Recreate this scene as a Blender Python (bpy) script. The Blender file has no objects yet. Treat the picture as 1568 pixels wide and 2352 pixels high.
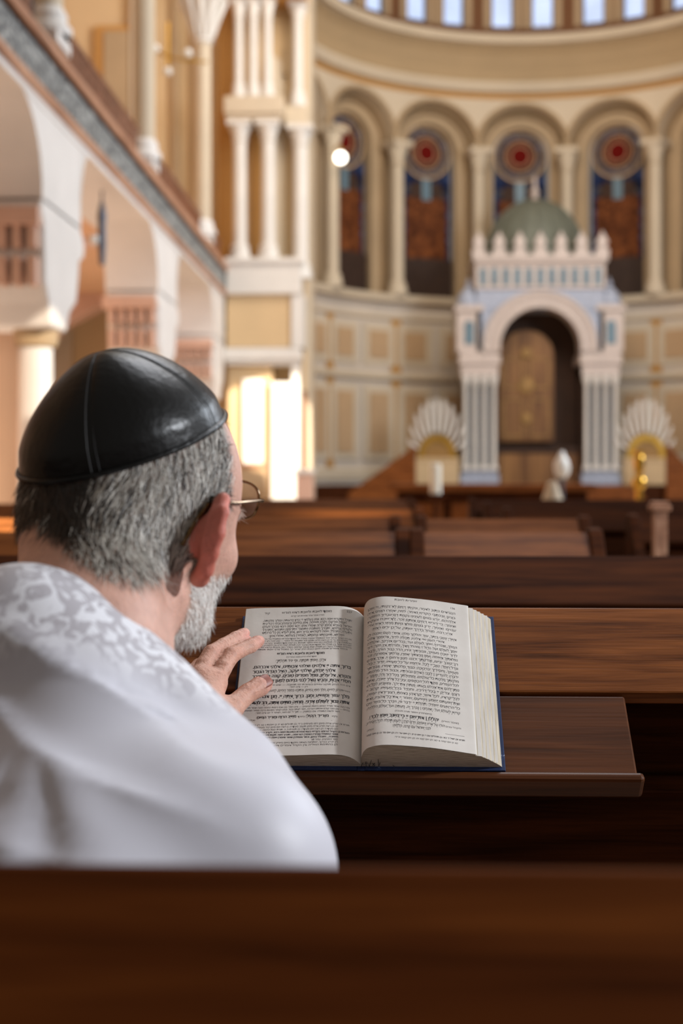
import bpy, bmesh, math, random
import numpy as np
from mathutils import Vector, Matrix
random.seed(7); np.random.seed(7)
D = bpy.data
COL = bpy.context.scene.collection
PI = math.pi
F = 3266.67; PSI = math.radians(1.95)
CZ = 1.2
def at(px, py, Y):
    xc = (px-784)/F; yc = -(py-1090)/F
    t = Y/(xc*math.sin(PSI)+math.cos(PSI))
    return Vector((t*(xc*math.cos(PSI)-math.sin(PSI)), Y, CZ+t*yc))

# ------------------------------------------------------------------ materials
def srgb(r, g, b):
    f = lambda c: (c/255/12.92) if c/255 <= .04045 else ((c/255+.055)/1.055)**2.4
    return (f(r), f(g), f(b), 1)
def newmat(name):
    m = D.materials.new(name); m.use_nodes = True
    nt = m.node_tree
    return m, nt, nt.nodes['Principled BSDF']
def N(nt, t, **kw):
    n = nt.nodes.new(t)
    for k, v in kw.items():
        if k in n.inputs.keys(): n.inputs[k].default_value = v
        else: setattr(n, k, v)
    return n
def L(nt, a, b): nt.links.new(a, b)
def mapping(nt, scale=(1,1,1), loc=(0,0,0), rot=(0,0,0), coord='Object'):
    tc = N(nt, 'ShaderNodeTexCoord'); mp = N(nt, 'ShaderNodeMapping')
    mp.inputs['Scale'].default_value = scale; mp.inputs['Location'].default_value = loc; mp.inputs['Rotation'].default_value = rot
    L(nt, tc.outputs[coord], mp.inputs['Vector']); return mp.outputs['Vector']
def ramp(nt, src, stops):
    r = N(nt, 'ShaderNodeValToRGB'); e = r.color_ramp.elements
    while len(e) < len(stops): e.new(.5)
    for i, (p, c) in enumerate(stops): e[i].position = p; e[i].color = c
    L(nt, src, r.inputs['Fac']); return r.outputs['Color']
def plain(name, c, rough=.6, var=.12, scale=3, metal=0, bump=0, bscale=40, emit=0, spec=.5):
    m, nt, b = newmat(name)
    v = mapping(nt)
    n = N(nt, 'ShaderNodeTexNoise', Scale=scale, Detail=4); L(nt, v, n.inputs['Vector'])
    lo = tuple(x*(1-var) for x in c[:3])+(1,); hi = tuple(min(1, x*(1+var)) for x in c[:3])+(1,)
    col = ramp(nt, n.outputs['Fac'], [(.3, lo), (.7, hi)])
    L(nt, col, b.inputs['Base Color'])
    b.inputs['Roughness'].default_value = rough; b.inputs['Metallic'].default_value = metal
    b.inputs['Specular IOR Level'].default_value = spec
    if bump:
        n2 = N(nt, 'ShaderNodeTexNoise', Scale=bscale, Detail=5); L(nt, v, n2.inputs['Vector'])
        bp = N(nt, 'ShaderNodeBump', Strength=bump, Distance=.01); L(nt, n2.outputs['Fac'], bp.inputs['Height']); L(nt, bp.outputs['Normal'], b.inputs['Normal'])
    if emit:
        L(nt, col, b.inputs['Emission Color']); b.inputs['Emission Strength'].default_value = emit
    return m
def wood(name, c1, c2, rough=.42, s=1.0, axis='X', spec=.35):
    m, nt, b = newmat(name)
    sc = {'X': (1.6*s, 26*s, 26*s), 'Z': (26*s, 26*s, 1.6*s), 'Y': (26*s, 1.6*s, 26*s)}[axis]
    v = mapping(nt, sc)
    n = N(nt, 'ShaderNodeTexNoise', Scale=2.2, Detail=9, Roughness=.62, Distortion=.6); L(nt, v, n.inputs['Vector'])
    v2 = mapping(nt, tuple(q*.32 for q in sc))
    n2 = N(nt, 'ShaderNodeTexNoise', Scale=2.0, Detail=3, Distortion=1.5); L(nt, v2, n2.inputs['Vector'])
    v3 = mapping(nt, tuple((q*3.5 if q > 10*s else q*1.8) for q in sc))
    n3 = N(nt, 'ShaderNodeTexNoise', Scale=3.0, Detail=4); L(nt, v3, n3.inputs['Vector'])
    mx = N(nt, 'ShaderNodeMath', operation='ADD'); L(nt, n.outputs['Fac'], mx.inputs[0]); L(nt, n2.outputs['Fac'], mx.inputs[1])
    m2 = N(nt, 'ShaderNodeMath', operation='MULTIPLY_ADD'); L(nt, n3.outputs['Fac'], m2.inputs[0]); m2.inputs[1].default_value = .35; L(nt, mx.outputs[0], m2.inputs[2])
    m3 = N(nt, 'ShaderNodeMath', operation='MULTIPLY'); L(nt, m2.outputs[0], m3.inputs[0]); m3.inputs[1].default_value = .42
    dk = tuple(x*.38 for x in c1[:3])+(1,)
    col = ramp(nt, m3.outputs[0], [(.36, dk), (.44, c1), (.6, c2)])
    L(nt, col, b.inputs['Base Color']); b.inputs['Roughness'].default_value = rough
    b.inputs['Specular IOR Level'].default_value = spec
    bp = N(nt, 'ShaderNodeBump', Strength=.12, Distance=.002); L(nt, n3.outputs['Fac'], bp.inputs['Height']); L(nt, bp.outputs['Normal'], b.inputs['Normal'])
    return m

M = {}
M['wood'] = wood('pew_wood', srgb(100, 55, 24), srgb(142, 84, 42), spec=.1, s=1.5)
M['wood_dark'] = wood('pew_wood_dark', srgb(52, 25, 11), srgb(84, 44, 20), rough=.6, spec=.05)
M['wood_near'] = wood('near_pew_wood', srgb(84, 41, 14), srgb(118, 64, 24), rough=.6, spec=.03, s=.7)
M['wood_flap'] = wood('flap_wood', srgb(66, 36, 18), srgb(100, 57, 30), s=.8, spec=.2)
M['wood_red'] = wood('gallery_rail_wood', srgb(170, 122, 94), srgb(206, 160, 130), rough=.5, axis='Y', s=.3)
M['ochre'] = plain('ochre_plaster', srgb(210, 180, 138), .8, .06, .8)
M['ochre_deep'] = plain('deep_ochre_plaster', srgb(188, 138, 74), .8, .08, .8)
M['cream'] = plain('cream_plaster', srgb(208, 190, 164), .7, .06, .9)
M['cream_dim'] = plain('muted_cream_plaster', srgb(176, 150, 116), .75, .08, .9)
M['apse_brown'] = plain('tan_apse_panel', srgb(190, 156, 118), .75, .08, .8)
M['white'] = plain('white_stucco', srgb(226, 220, 212), .6, .05, 2)
M['arcade'] = plain('white_arcade_stucco', srgb(232, 226, 220), .6, .05, 2)
M['pinkish'] = plain('rose_grey_stucco', srgb(216, 176, 154), .75, .1, 2, bump=.4, bscale=20)
M['pink_wall'] = plain('salmon_plaster', srgb(222, 178, 140), .8, .06, .7)
M['recess'] = plain('brown_recess', srgb(112, 72, 40), .8, .1, 1)
M['cove'] = plain('tan_cove_plaster', srgb(172, 146, 110), .8, .06, .9)
M['pale'] = plain('pale_grey_plaster', srgb(208, 194, 178), .7, .06, .9)
M['floor'] = plain('stone_floor', srgb(190, 170, 150), .35, .15, 1.5)
M['gold'] = plain('aged_gold', srgb(196, 150, 60), .32, .15, 8, metal=.85)
M['goldpaint'] = plain('gilded_wood', srgb(152, 114, 60), .5, .25, 9, metal=.2)
M['brass'] = plain('polished_brass', srgb(220, 170, 70), .18, .05, 8, metal=1)
M['dome'] = plain('grey_green_dome', srgb(104, 106, 92), .6, .1, 5)
M['ark_white'] = plain('ark_white_stone', srgb(202, 186, 176), .5, .04, 3)
M['ark_blue'] = plain('ark_blue_mosaic', srgb(168, 174, 190), .5, .2, 14)
M['ark_grey'] = plain('ark_teal_marble', srgb(100, 124, 136), .4, .25, 10)
M['ark_shadow'] = plain('ark_slate_blue', srgb(50, 66, 84), .5, .15, 6)  # dark core colour puts in the shade between the colonnettes
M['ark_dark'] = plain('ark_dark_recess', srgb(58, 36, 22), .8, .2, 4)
M['ark_door'] = wood('ark_door_wood', srgb(112, 74, 40), srgb(160, 114, 66), axis='Z', s=.12)
M['globe'] = plain('lamp_glass_lit', srgb(255, 250, 235), .3, 0, 1, emit=6)
M['milk'] = plain('milk_glass', srgb(225, 222, 215), .3, .05, 5)
M['candle'] = plain('white_wax', srgb(235, 230, 215), .5, .04, 5)
M['day'] = plain('daylit_pane', srgb(176, 194, 228), .5, .12, 1.3, emit=.85)  # panes glow in place of sky light coming through
M['lattice'] = wood('lattice_wood', srgb(120, 78, 54), srgb(156, 106, 78), s=.4)
M['metal'] = plain('dark_iron', srgb(90, 94, 104), .4, .1, 8, metal=.6)
M['hinge'] = plain('hinge_brass', srgb(92, 72, 50), .4, .2, 60, metal=.8)
def marble():
    m, nt, b = newmat('grey_green_marble')
    v = mapping(nt, (1, .8, 1.6))
    n = N(nt, 'ShaderNodeTexNoise', Scale=7, Detail=8, Roughness=.75, Distortion=1.5); L(nt, v, n.inputs['Vector'])
    L(nt, ramp(nt, n.outputs['Fac'], [(.4, srgb(58, 64, 66)), (.5, srgb(118, 122, 122)), (.6, srgb(188, 188, 184))]), b.inputs['Base Color'])
    b.inputs['Roughness'].default_value = .45; return m
M['marble'] = marble()
def attrmat(name, rough=.6, sss=0.0, nscale=0, bump=0.0, namt=.15, spec=.4, stretch=(1,1,1)):
    m, nt, b = newmat(name)
    a = N(nt, 'ShaderNodeAttribute', attribute_name='Col')
    out = a.outputs['Color']
    v = mapping(nt, stretch)
    if nscale:
        n = N(nt, 'ShaderNodeTexNoise', Scale=nscale, Detail=6, Roughness=.65); L(nt, v, n.inputs['Vector'])
        rg = ramp(nt, n.outputs['Fac'], [(.3, (1-namt,)*3+(1,)), (.7, (1+namt,)*3+(1,))])
        mx = N(nt, 'ShaderNodeMix', data_type='RGBA', blend_type='MULTIPLY'); mx.inputs[0].default_value = 1
        L(nt, out, mx.inputs[6]); L(nt, rg, mx.inputs[7]); out = mx.outputs[2]
        if bump:
            n2 = N(nt, 'ShaderNodeTexNoise', Scale=nscale*4, Detail=5); L(nt, v, n2.inputs['Vector'])
            bp = N(nt, 'ShaderNodeBump', Strength=bump, Distance=.001); L(nt, n2.outputs['Fac'], bp.inputs['Height']); L(nt, bp.outputs['Normal'], b.inputs['Normal'])
    L(nt, out, b.inputs['Base Color']); b.inputs['Roughness'].default_value = rough
    b.inputs['Specular IOR Level'].default_value = spec
    if sss:
        b.inputs['Subsurface Weight'].default_value = sss; b.inputs['Subsurface Radius'].default_value = (1, .35, .2); b.inputs['Subsurface Scale'].default_value = .006
    return m
M['skin'] = attrmat('skin', .5, .2, 90, .8, .12, .35)
M['hair'] = attrmat('hair_strands', .45, spec=.5)
M['leather'] = plain('black_leather', srgb(9, 9, 9), .34, .2, 12, bump=.08, bscale=160, spec=.28)
def satin():
    m, nt, b = newmat('white_satin')
    v = mapping(nt)
    a = N(nt, 'ShaderNodeAttribute', attribute_name='Col')   # red channel = brocade band
    n = N(nt, 'ShaderNodeTexNoise', Scale=62, Detail=2, Distortion=1.6); L(nt, v, n.inputs['Vector'])
    pat = ramp(nt, n.outputs['Fac'], [(.47, (0, 0, 0, 1)), (.53, (1, 1, 1, 1))])
    mul = N(nt, 'ShaderNodeMath', operation='MULTIPLY'); L(nt, pat, mul.inputs[0]); L(nt, a.outputs['Color'], mul.inputs[1])
    col = N(nt, 'ShaderNodeMix', data_type='RGBA'); L(nt, a.outputs['Color'], col.inputs[0])
    col.inputs[6].default_value = srgb(198, 197, 206); col.inputs[7].default_value = srgb(178, 174, 180)
    c2 = N(nt, 'ShaderNodeMix', data_type='RGBA'); L(nt, mul.outputs[0], c2.inputs[0]); L(nt, col.outputs[2], c2.inputs[6]); c2.inputs[7].default_value = srgb(226, 226, 232)
    L(nt, c2.outputs[2], b.inputs['Base Color'])
    b.inputs['Roughness'].default_value = .5; b.inputs['Sheen Weight'].default_value = .25
    n2 = N(nt, 'ShaderNodeTexNoise', Scale=500, Detail=2); L(nt, v, n2.inputs['Vector'])
    bp = N(nt, 'ShaderNodeBump', Strength=.1, Distance=.001); L(nt, n2.outputs['Fac'], bp.inputs['Height']); L(nt, bp.outputs['Normal'], b.inputs['Normal'])
    return m
M['satin'] = satin()
M['trouser'] = plain('dark_trouser_cloth', srgb(34, 34, 40), .9, .1, 60)
M['shoe'] = plain('black_shoe_leather', srgb(22, 20, 20), .4, .1, 20)
def paper():
    m, nt, b = newmat('book_paper')
    v = mapping(nt)
    n = N(nt, 'ShaderNodeTexNoise', Scale=22, Detail=4); L(nt, v, n.inputs['Vector'])
    L(nt, ramp(nt, n.outputs['Fac'], [(.3, srgb(212, 206, 198)), (.7, srgb(226, 221, 214))]), b.inputs['Base Color'])
    b.inputs['Roughness'].default_value = .75
    bp = N(nt, 'ShaderNodeBump', Strength=.25, Distance=.004); L(nt, n.outputs['Fac'], bp.inputs['Height']); L(nt, bp.outputs['Normal'], b.inputs['Normal'])
    return m
M['paper'] = paper()
def edges():
    m, nt, b = newmat('page_edges')
    v = mapping(nt, (14, 5, 420))
    n = N(nt, 'ShaderNodeTexNoise', Scale=5, Detail=4); L(nt, v, n.inputs['Vector'])
    L(nt, ramp(nt, n.outputs['Fac'], [(.3, srgb(138, 124, 102)), (.5, srgb(196, 184, 162)), (.7, srgb(216, 206, 188))]), b.inputs['Base Color'])
    b.inputs['Roughness'].default_value = .85; return m
M['edges'] = edges()
M['ink'] = plain('printing_ink', srgb(40, 38, 44), .7, 0, 1)
M['ink_grey'] = plain('worn_printing_ink', srgb(88, 84, 86), .7, 0, 1)
def cover():
    m, nt, b = newmat('navy_book_cloth')
    n = N(nt, 'ShaderNodeTexNoise', Scale=90, Detail=6, Roughness=.8); L(nt, mapping(nt), n.inputs['Vector'])
    L(nt, ramp(nt, n.outputs['Fac'], [(.55, srgb(22, 42, 84)), (.66, srgb(40, 66, 116)), (.72, srgb(170, 180, 190))]), b.inputs['Base Color'])
    b.inputs['Roughness'].default_value = .6; return m
M['cover'] = cover()
M['wire'] = plain('thin_gold_wire', srgb(120, 92, 60), .25, .1, 30, metal=1)
def glassmat():
    m, nt, b = newmat('spectacle_glass')
    b.inputs['Transmission Weight'].default_value = .9; b.inputs['Roughness'].default_value = .03; b.inputs['IOR'].default_value = 1.3
    n = N(nt, 'ShaderNodeTexNoise', Scale=10); L(nt, ramp(nt, n.outputs['Fac'], [(0, (.78, .72, .66, 1)), (1, (.9, .86, .8, 1))]), b.inputs['Base Color'])
    return m
M['glass'] = glassmat()
def glasspattern(name, stops, scale, emit, ax=(1, 1, 1), dist=1.0):
    m, nt, b = newmat(name)
    n = N(nt, 'ShaderNodeTexVoronoi', Scale=scale); L(nt, mapping(nt, ax), n.inputs['Vector'])
    sep = N(nt, 'ShaderNodeSeparateColor'); L(nt, n.outputs['Color'], sep.inputs[0])
    c = ramp(nt, sep.outputs[0], stops)
    L(nt, c, b.inputs['Base Color']); L(nt, c, b.inputs['Emission Color']); b.inputs['Emission Strength'].default_value = emit  # emission stands in for daylight behind the glass
    b.inputs['Roughness'].default_value = .7; b.inputs['Specular IOR Level'].default_value = .1; return m
M['sg_orange'] = glasspattern('amber_stained_glass', [(0, srgb(66, 34, 18)), (.5, srgb(92, 50, 26)), (1, srgb(116, 66, 34))], 9, .2)
M['sg_blue'] = glasspattern('blue_stained_glass', [(0, srgb(12, 16, 34)), (.6, srgb(26, 38, 72)), (1, srgb(72, 80, 104))], 9, .14)
M['sg_teal'] = glasspattern('dark_teal_stained_glass', [(0, srgb(22, 24, 34)), (.55, srgb(48, 52, 64)), (1, srgb(96, 88, 82))], 7, .12)
M['sg_red'] = plain('ruby_stained_glass', srgb(92, 18, 14), .9, .2, 8, emit=.16, spec=.05)  # slight glow imitates backlight through the ruby pane
M['sg_rust'] = glasspattern('rust_stained_glass', [(0, srgb(64, 30, 20)), (1, srgb(104, 54, 34))], 10, .15)
M['grille'] = plain('brown_window_grille', srgb(58, 38, 26), .7, .2, 8)

# ------------------------------------------------------------------ mesh helpers
class MB:
    def __init__(s): s.v = []; s.f = []
    def add(s, vs, fs, mtx=None):
        o = len(s.v)
        s.v += [tuple(mtx @ Vector(v)) if mtx is not None else tuple(v) for v in vs]
        s.f += [tuple(i+o for i in f) for f in fs]
    def box(s, a, b, mtx=None):
        (x0, y0, z0), (x1, y1, z1) = a, b
        s.add([(x0,y0,z0),(x1,y0,z0),(x1,y1,z0),(x0,y1,z0),(x0,y0,z1),(x1,y0,z1),(x1,y1,z1),(x0,y1,z1)],
              [(0,3,2,1),(4,5,6,7),(0,1,5,4),(1,2,6,5),(2,3,7,6),(3,0,4,7)], mtx)
    def prism(s, poly, axis, a, b, mtx=None):
        """poly: 2D points; axis: 'x' -> (y,z) poly, 'y' -> (x,z), 'z' -> (x,y)"""
        n = len(poly)
        def P(p, t): return {'x': (t, p[0], p[1]), 'y': (p[0], t, p[1]), 'z': (p[0], p[1], t)}[axis]
        s.add([P(p, a) for p in poly]+[P(p, b) for p in poly],
              [tuple(range(n))[::-1], tuple(range(n, 2*n))]+[(i, (i+1) % n, n+(i+1) % n, n+i) for i in range(n)], mtx)
    def lathe(s, prof, seg=24, mtx=None, c=(0, 0, 0), a0=0, a1=2*PI):
        n = len(prof); full = abs(a1-a0-2*PI) < 1e-6; k = seg if full else seg+1
        vs = []
        for i in range(k):
            a = a0+(a1-a0)*i/seg
            for r, z in prof: vs.append((c[0]+r*math.cos(a), c[1]+r*math.sin(a), c[2]+z))
        fs = []
        for i in range(seg):
            j = (i+1) % k
            for q in range(n-1): fs.append((i*n+q, j*n+q, j*n+q+1, i*n+q+1))
        s.add(vs, fs, mtx)
    def tube(s, pts, r, seg=10, closed=False):
        pts = [Vector(p) for p in pts]; n = len(pts); rs = r if hasattr(r, '__len__') else [r]*n
        up = Vector((0, 0, 1)); vs = []
        prev = None
        for i, p in enumerate(pts):
            if closed: d = pts[(i+1) % n]-pts[i-1]
            else: d = pts[min(i+1, n-1)]-pts[max(i-1, 0)]
            d.normalize()
            a = d.cross(up if abs(d.z) < .95 else Vector((1, 0, 0))) if prev is None else prev-d*prev.dot(d)
            a.normalize(); prev = a; b = d.cross(a)
            for k in range(seg):
                t = 2*PI*k/seg; vs.append(p+(a*math.cos(t)+b*math.sin(t))*rs[i])
        fs = []
        for i in range(n if closed else n-1):
            j = (i+1) % n
            for k in range(seg): fs.append((i*seg+k, i*seg+(k+1) % seg, j*seg+(k+1) % seg, j*seg+k))
        if not closed: fs += [tuple(range(seg))[::-1], tuple(range((n-1)*seg, n*seg))]
        s.add(vs, fs)
    def build(s, name, mat, parent=None, smooth=False, bevel=0, kind=None):
        me = D.meshes.new(name); me.from_pydata(s.v, [], s.f); me.update()
        bm = bmesh.new(); bm.from_mesh(me); bmesh.ops.recalc_face_normals(bm, faces=bm.faces); bm.to_mesh(me); bm.free()
        me.materials.append(M[mat] if isinstance(mat, str) else mat)
        if smooth: me.polygons.foreach_set('use_smooth', [True]*len(me.polygons))
        o = D.objects.new(name, me); COL.objects.link(o)
        if parent: o.parent = parent
        if kind: o['kind'] = kind
        if smooth:
            e = o.modifiers.new('es', 'EDGE_SPLIT'); e.split_angle = math.radians(40)
        if bevel:
            b = o.modifiers.new('bv', 'BEVEL'); b.width = bevel; b.segments = 2; b.limit_method = 'ANGLE'
        return o
def tag(o, label=None, cat=None, group=None, kind=None):
    if label: o['label'] = label
    if cat: o['category'] = cat
    if group: o['group'] = group
    if kind: o['kind'] = kind
    return o
def empty(name, loc=(0, 0, 0), label=None, cat=None, group=None, rz=0, rx=0):
    o = D.objects.new(name, None); o.empty_display_size = .1; COL.objects.link(o); o.location = loc; o.rotation_euler = (rx, 0, rz)
    return tag(o, label, cat, group)
def kids(o): return [c for c in D.objects if c.parent == o]
def copy_tree(o, parent=None):
    c = o.copy(); COL.objects.link(c)
    if parent: c.parent = parent
    for k in kids(o): copy_tree(k, c)
    return c
# ------------------------------------------------------------------ apse
AC = (2.77, 25.3); AR = 4.7; STEP = 23
def cyl(a_deg, z, r=AR):
    a = math.radians(a_deg); return (AC[0]+r*math.sin(a), AC[1]+r*math.cos(a), z)
DEG = math.degrees(1/AR)       # degrees per metre of wall
SILL, SPR, TOPZ = 4.87, 8.0, 9.1
def cylstrip(mb, zr, a0=-96, a1=96, n=64):
    """revolve a (z, radius) profile round the apse axis"""
    vs = []; k = len(zr)
    for i in range(n+1):
        a = a0+(a1-a0)*i/n
        for z, r in zr: vs.append(cyl(a, z, r))
    mb.add(vs, [(i*k+q, (i+1)*k+q, (i+1)*k+q+1, i*k+q+1) for i in range(n) for q in range(k-1)])
def archring(mb, ac, hw_out, z0, z1, hw_in, sill, spr, r_out=AR, r_in=AR, na=16, rect=True):
    """wall ring between an outer outline (bay rectangle or arch) and an inner arch, on the cylinder"""
    inn = [(-hw_in, sill+(spr-sill)*i/6) for i in range(6)]
    inn += [(-hw_in*math.cos(PI*i/na), spr+hw_in*math.sin(PI*i/na)) for i in range(na+1)]
    inn += [(hw_in, sill+(spr-sill)*i/6) for i in range(5, -1, -1)]
    out = []
    for i, (x, z) in enumerate(inn):
        if rect:
            if i < 6: out.append((-hw_out, z0+(z-sill)*(spr-z0)/(spr-sill)))
            elif i > 6+na: out.append((hw_out, z0+(z-sill)*(spr-z0)/(spr-sill)))
            else:
                a = PI*(i-6)/na; c, s_ = -math.cos(a), math.sin(a)
                k = min(hw_out/max(abs(c), 1e-6), (z1-spr)/max(s_, 1e-6)); out.append((c*k, spr+s_*k))
        else:
            if i < 6: out.append((-hw_out, z))
            elif i > 6+na: out.append((hw_out, z))
            else: a = PI*(i-6)/na; out.append((-hw_out*math.cos(a), spr+hw_out*math.sin(a)))
    n = len(inn)
    vs = [cyl(ac+x*DEG, z, r_in) for x, z in inn]+[cyl(ac+x*DEG, z, r_out) for x, z in out]
    mb.add(vs, [(i, i+1, n+i+1, n+i) for i in range(n-1)])
    if rect:
        for i in range(n-1):
            p, q = out[i], out[i+1]
            if (abs(abs(p[0])-hw_out) < 1e-6) != (abs(abs(q[0])-hw_out) < 1e-6):
                cxn = math.copysign(hw_out, p[0]+q[0]); mb.add([cyl(ac+p[0]*DEG, p[1], r_out), cyl(ac+cxn*DEG, z1, r_out), cyl(ac+q[0]*DEG, q[1], r_out)], [(0, 1, 2)])
wm = MB(); mo = MB(); low = MB()
NK = list(range(-4, 5))
for k in NK:
    ac = k*STEP; hb = STEP/2/DEG
    archring(wm, ac, hb, SILL, TOPZ, .93, SILL, SPR)
    archring(wm, ac, .93, SILL, TOPZ, .93, SILL, SPR, AR, AR+.3, rect=False)
    archring(mo, ac, .80, SILL, TOPZ, .56, SILL, SPR, AR+.3, AR+.3, rect=False)
    archring(mo, ac, .93, SILL, TOPZ, .80, SILL, SPR, AR+.3, AR+.16, rect=False)
    archring(mo, ac, .80, SILL, TOPZ, .80, SILL, SPR, AR+.16, AR+.3, rect=False)
    archring(mo, ac, .56, SILL, TOPZ, .56, SILL, SPR, AR+.3, AR+.55, rect=False)
# straight corner of glass too square -> dedicated corners are covered by bay rectangles
wm.build('wall_apse_upper', 'cream', kind='structure')
mo.build('trim_window_reveals', 'cream_dim', kind='structure')
# arch hood mouldings
m = MB()
for k in NK:
    pts = [cyl(k*STEP-.98*DEG*math.cos(PI*i/20), SPR+.98*math.sin(PI*i/20), AR-.01) for i in range(21)]
    m.tube(pts, .05, 6)
m.build('trim_arch_hoods', 'cream_dim', kind='structure')
# lower wall with panels
m = MB(); cylstrip(m, [(0, AR), (SILL, AR)]); m.build('wall_apse_lower', 'pale', kind='structure')
m = MB(); cylstrip(m, [(SILL-.16, AR-.0), (SILL-.14, AR-.16), (SILL, AR-.18), (SILL+.02, AR+.56)]); m.build('trim_window_sill', 'cream', kind='structure')
m = MB(); cylstrip(m, [(3.12, AR), (3.14, AR-.09), (3.24, AR-.1), (3.28, AR)]); cylstrip(m, [(1.1, AR), (1.1, AR-.05), (1.3, AR-.05), (1.34, AR)])
cylstrip(m, [(4.36, AR), (4.38, AR-.05), (4.44, AR-.05), (4.46, AR)]); m.build('trim_wall_bands', 'cream', kind='structure')
m = MB(); p2 = MB(); p3 = MB()
for k in NK:
    for z0, z1 in ((1.5, 3.0), (3.42, 4.26)):
        for e in (-.26, .26):
            cylstrip(m, [(z0, AR), (z0, AR-.04), (z1, AR-.04), (z1, AR)], (k+e)*STEP-.42*DEG, (k+e)*STEP+.42*DEG, 4)
            cylstrip(p2, [(z0+.14, AR-.04), (z0+.14, AR-.06), (z1-.14, AR-.06), (z1-.14, AR-.04)], (k+e)*STEP-.26*DEG, (k+e)*STEP+.26*DEG, 4)
    cylstrip(p3, [(1.34, AR-.03), (3.12, AR-.03)], (k+.5)*STEP-.13*DEG, (k+.5)*STEP+.13*DEG, 2)
    cylstrip(p3, [(3.28, AR-.03), (4.36, AR-.03)], (k+.5)*STEP-.13*DEG, (k+.5)*STEP+.13*DEG, 2)
m.build('trim_panel_frames', 'cream', kind='structure'); p2.build('trim_panel_fields', 'apse_brown', kind='structure'); p3.build('trim_ochre_strips', 'ochre_deep', kind='structure')
# cornice, frieze, clerestory
m = MB(); cylstrip(m, [(TOPZ-.02, AR), (TOPZ, AR-.02), (TOPZ+.08, AR-.04)]); m.build('trim_ochre_band', 'ochre_deep', kind='structure')  # deep ochre paints in the shade below the cornice
m = MB(); cylstrip(m, [(TOPZ+.08, AR-.03), (TOPZ+.1, AR-.14), (TOPZ+.22, AR-.2), (TOPZ+.28, AR-.2), (TOPZ+.32, AR-.16)]); m.build('trim_lower_cornice', 'cream', kind='structure')
m = MB(); cylstrip(m, [(TOPZ+.32, AR-.16), (TOPZ+.55, AR-.14), (TOPZ+.85, AR-.24), (TOPZ+1.0, AR-.36)]); m.build('trim_cove', 'cove', kind='structure')
m = MB(); cylstrip(m, [(TOPZ+1.0, AR-.36), (TOPZ+1.02, AR-.5), (TOPZ+1.12, AR-.54), (TOPZ+1.2, AR-.5)]); m.build('trim_upper_cornice', 'cream', kind='structure')
m = MB(); cylstrip(m, [(TOPZ+1.2, AR-.5), (TOPZ+1.22, AR-.1), (TOPZ+1.36, AR-.1)]); m.build('trim_shadow_gap', 'recess', kind='structure')
ZW0, ZW1 = TOPZ+1.44, TOPZ+3.1
m = MB(); cylstrip(m, [(TOPZ+1.36, AR-.1), (ZW0, AR-.1)]); cylstrip(m, [(ZW1, AR-.1), (ZW1+1.2, AR-.1)])
pier = MB(); cs = []
for k in range(-5, 6):
    for e in (-5.25, 5.25): cs.append(k*(STEP+.6)+e)
hw = .235*DEG
for i, c in enumerate(cs):
    if abs(c) > 97: continue
    nx = cs[i+1] if i+1 < len(cs) else c+12
    cylstrip(m, [(ZW0, AR-.1), (ZW1, AR-.1)], c+hw, nx-hw, 3)
    for s_ in (-1, 1):
        q = c+s_*(hw+.10*DEG)
        cylstrip(pier, [(ZW0, AR-.12), (ZW1, AR-.12)], q-.07*DEG, q+.07*DEG, 1)
m.build('wall_clerestory', 'recess', kind='structure'); pier.build('trim_clerestory_frames', 'cream_dim', kind='structure')
nwin = 0
for c in cs:
    if abs(c) > 90: continue
    nwin += 1
    m = MB(); cylstrip(m, [(ZW0+.03, AR+.02), (ZW1, AR+.02)], c-hw, c+hw, 2)
    o = m.build('window_%d' % (20+nwin), 'day', kind='structure')
    fr = MB()
    for q in (c-hw*.93, c+hw*.93): cylstrip(fr, [(ZW0, AR-.06), (ZW1, AR-.06)], q-.018*DEG, q+.018*DEG, 1)
    cylstrip(fr, [(ZW0, AR-.06), (ZW0+.05, AR-.06)], c-hw, c+hw, 1)
    fr.build('window_frame', 'metal', o)
# half dome over the apse
m = MB(); cylstrip(m, [(ZW1+1.2, AR-.1)]+[(ZW1+1.2+3.4*math.sin(a), (AR-.1)*math.cos(a)+.01) for a in [PI/2*i/10 for i in range(1, 11)]]); m.build('ceiling_apse_dome', 'ochre', kind='structure')
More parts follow.
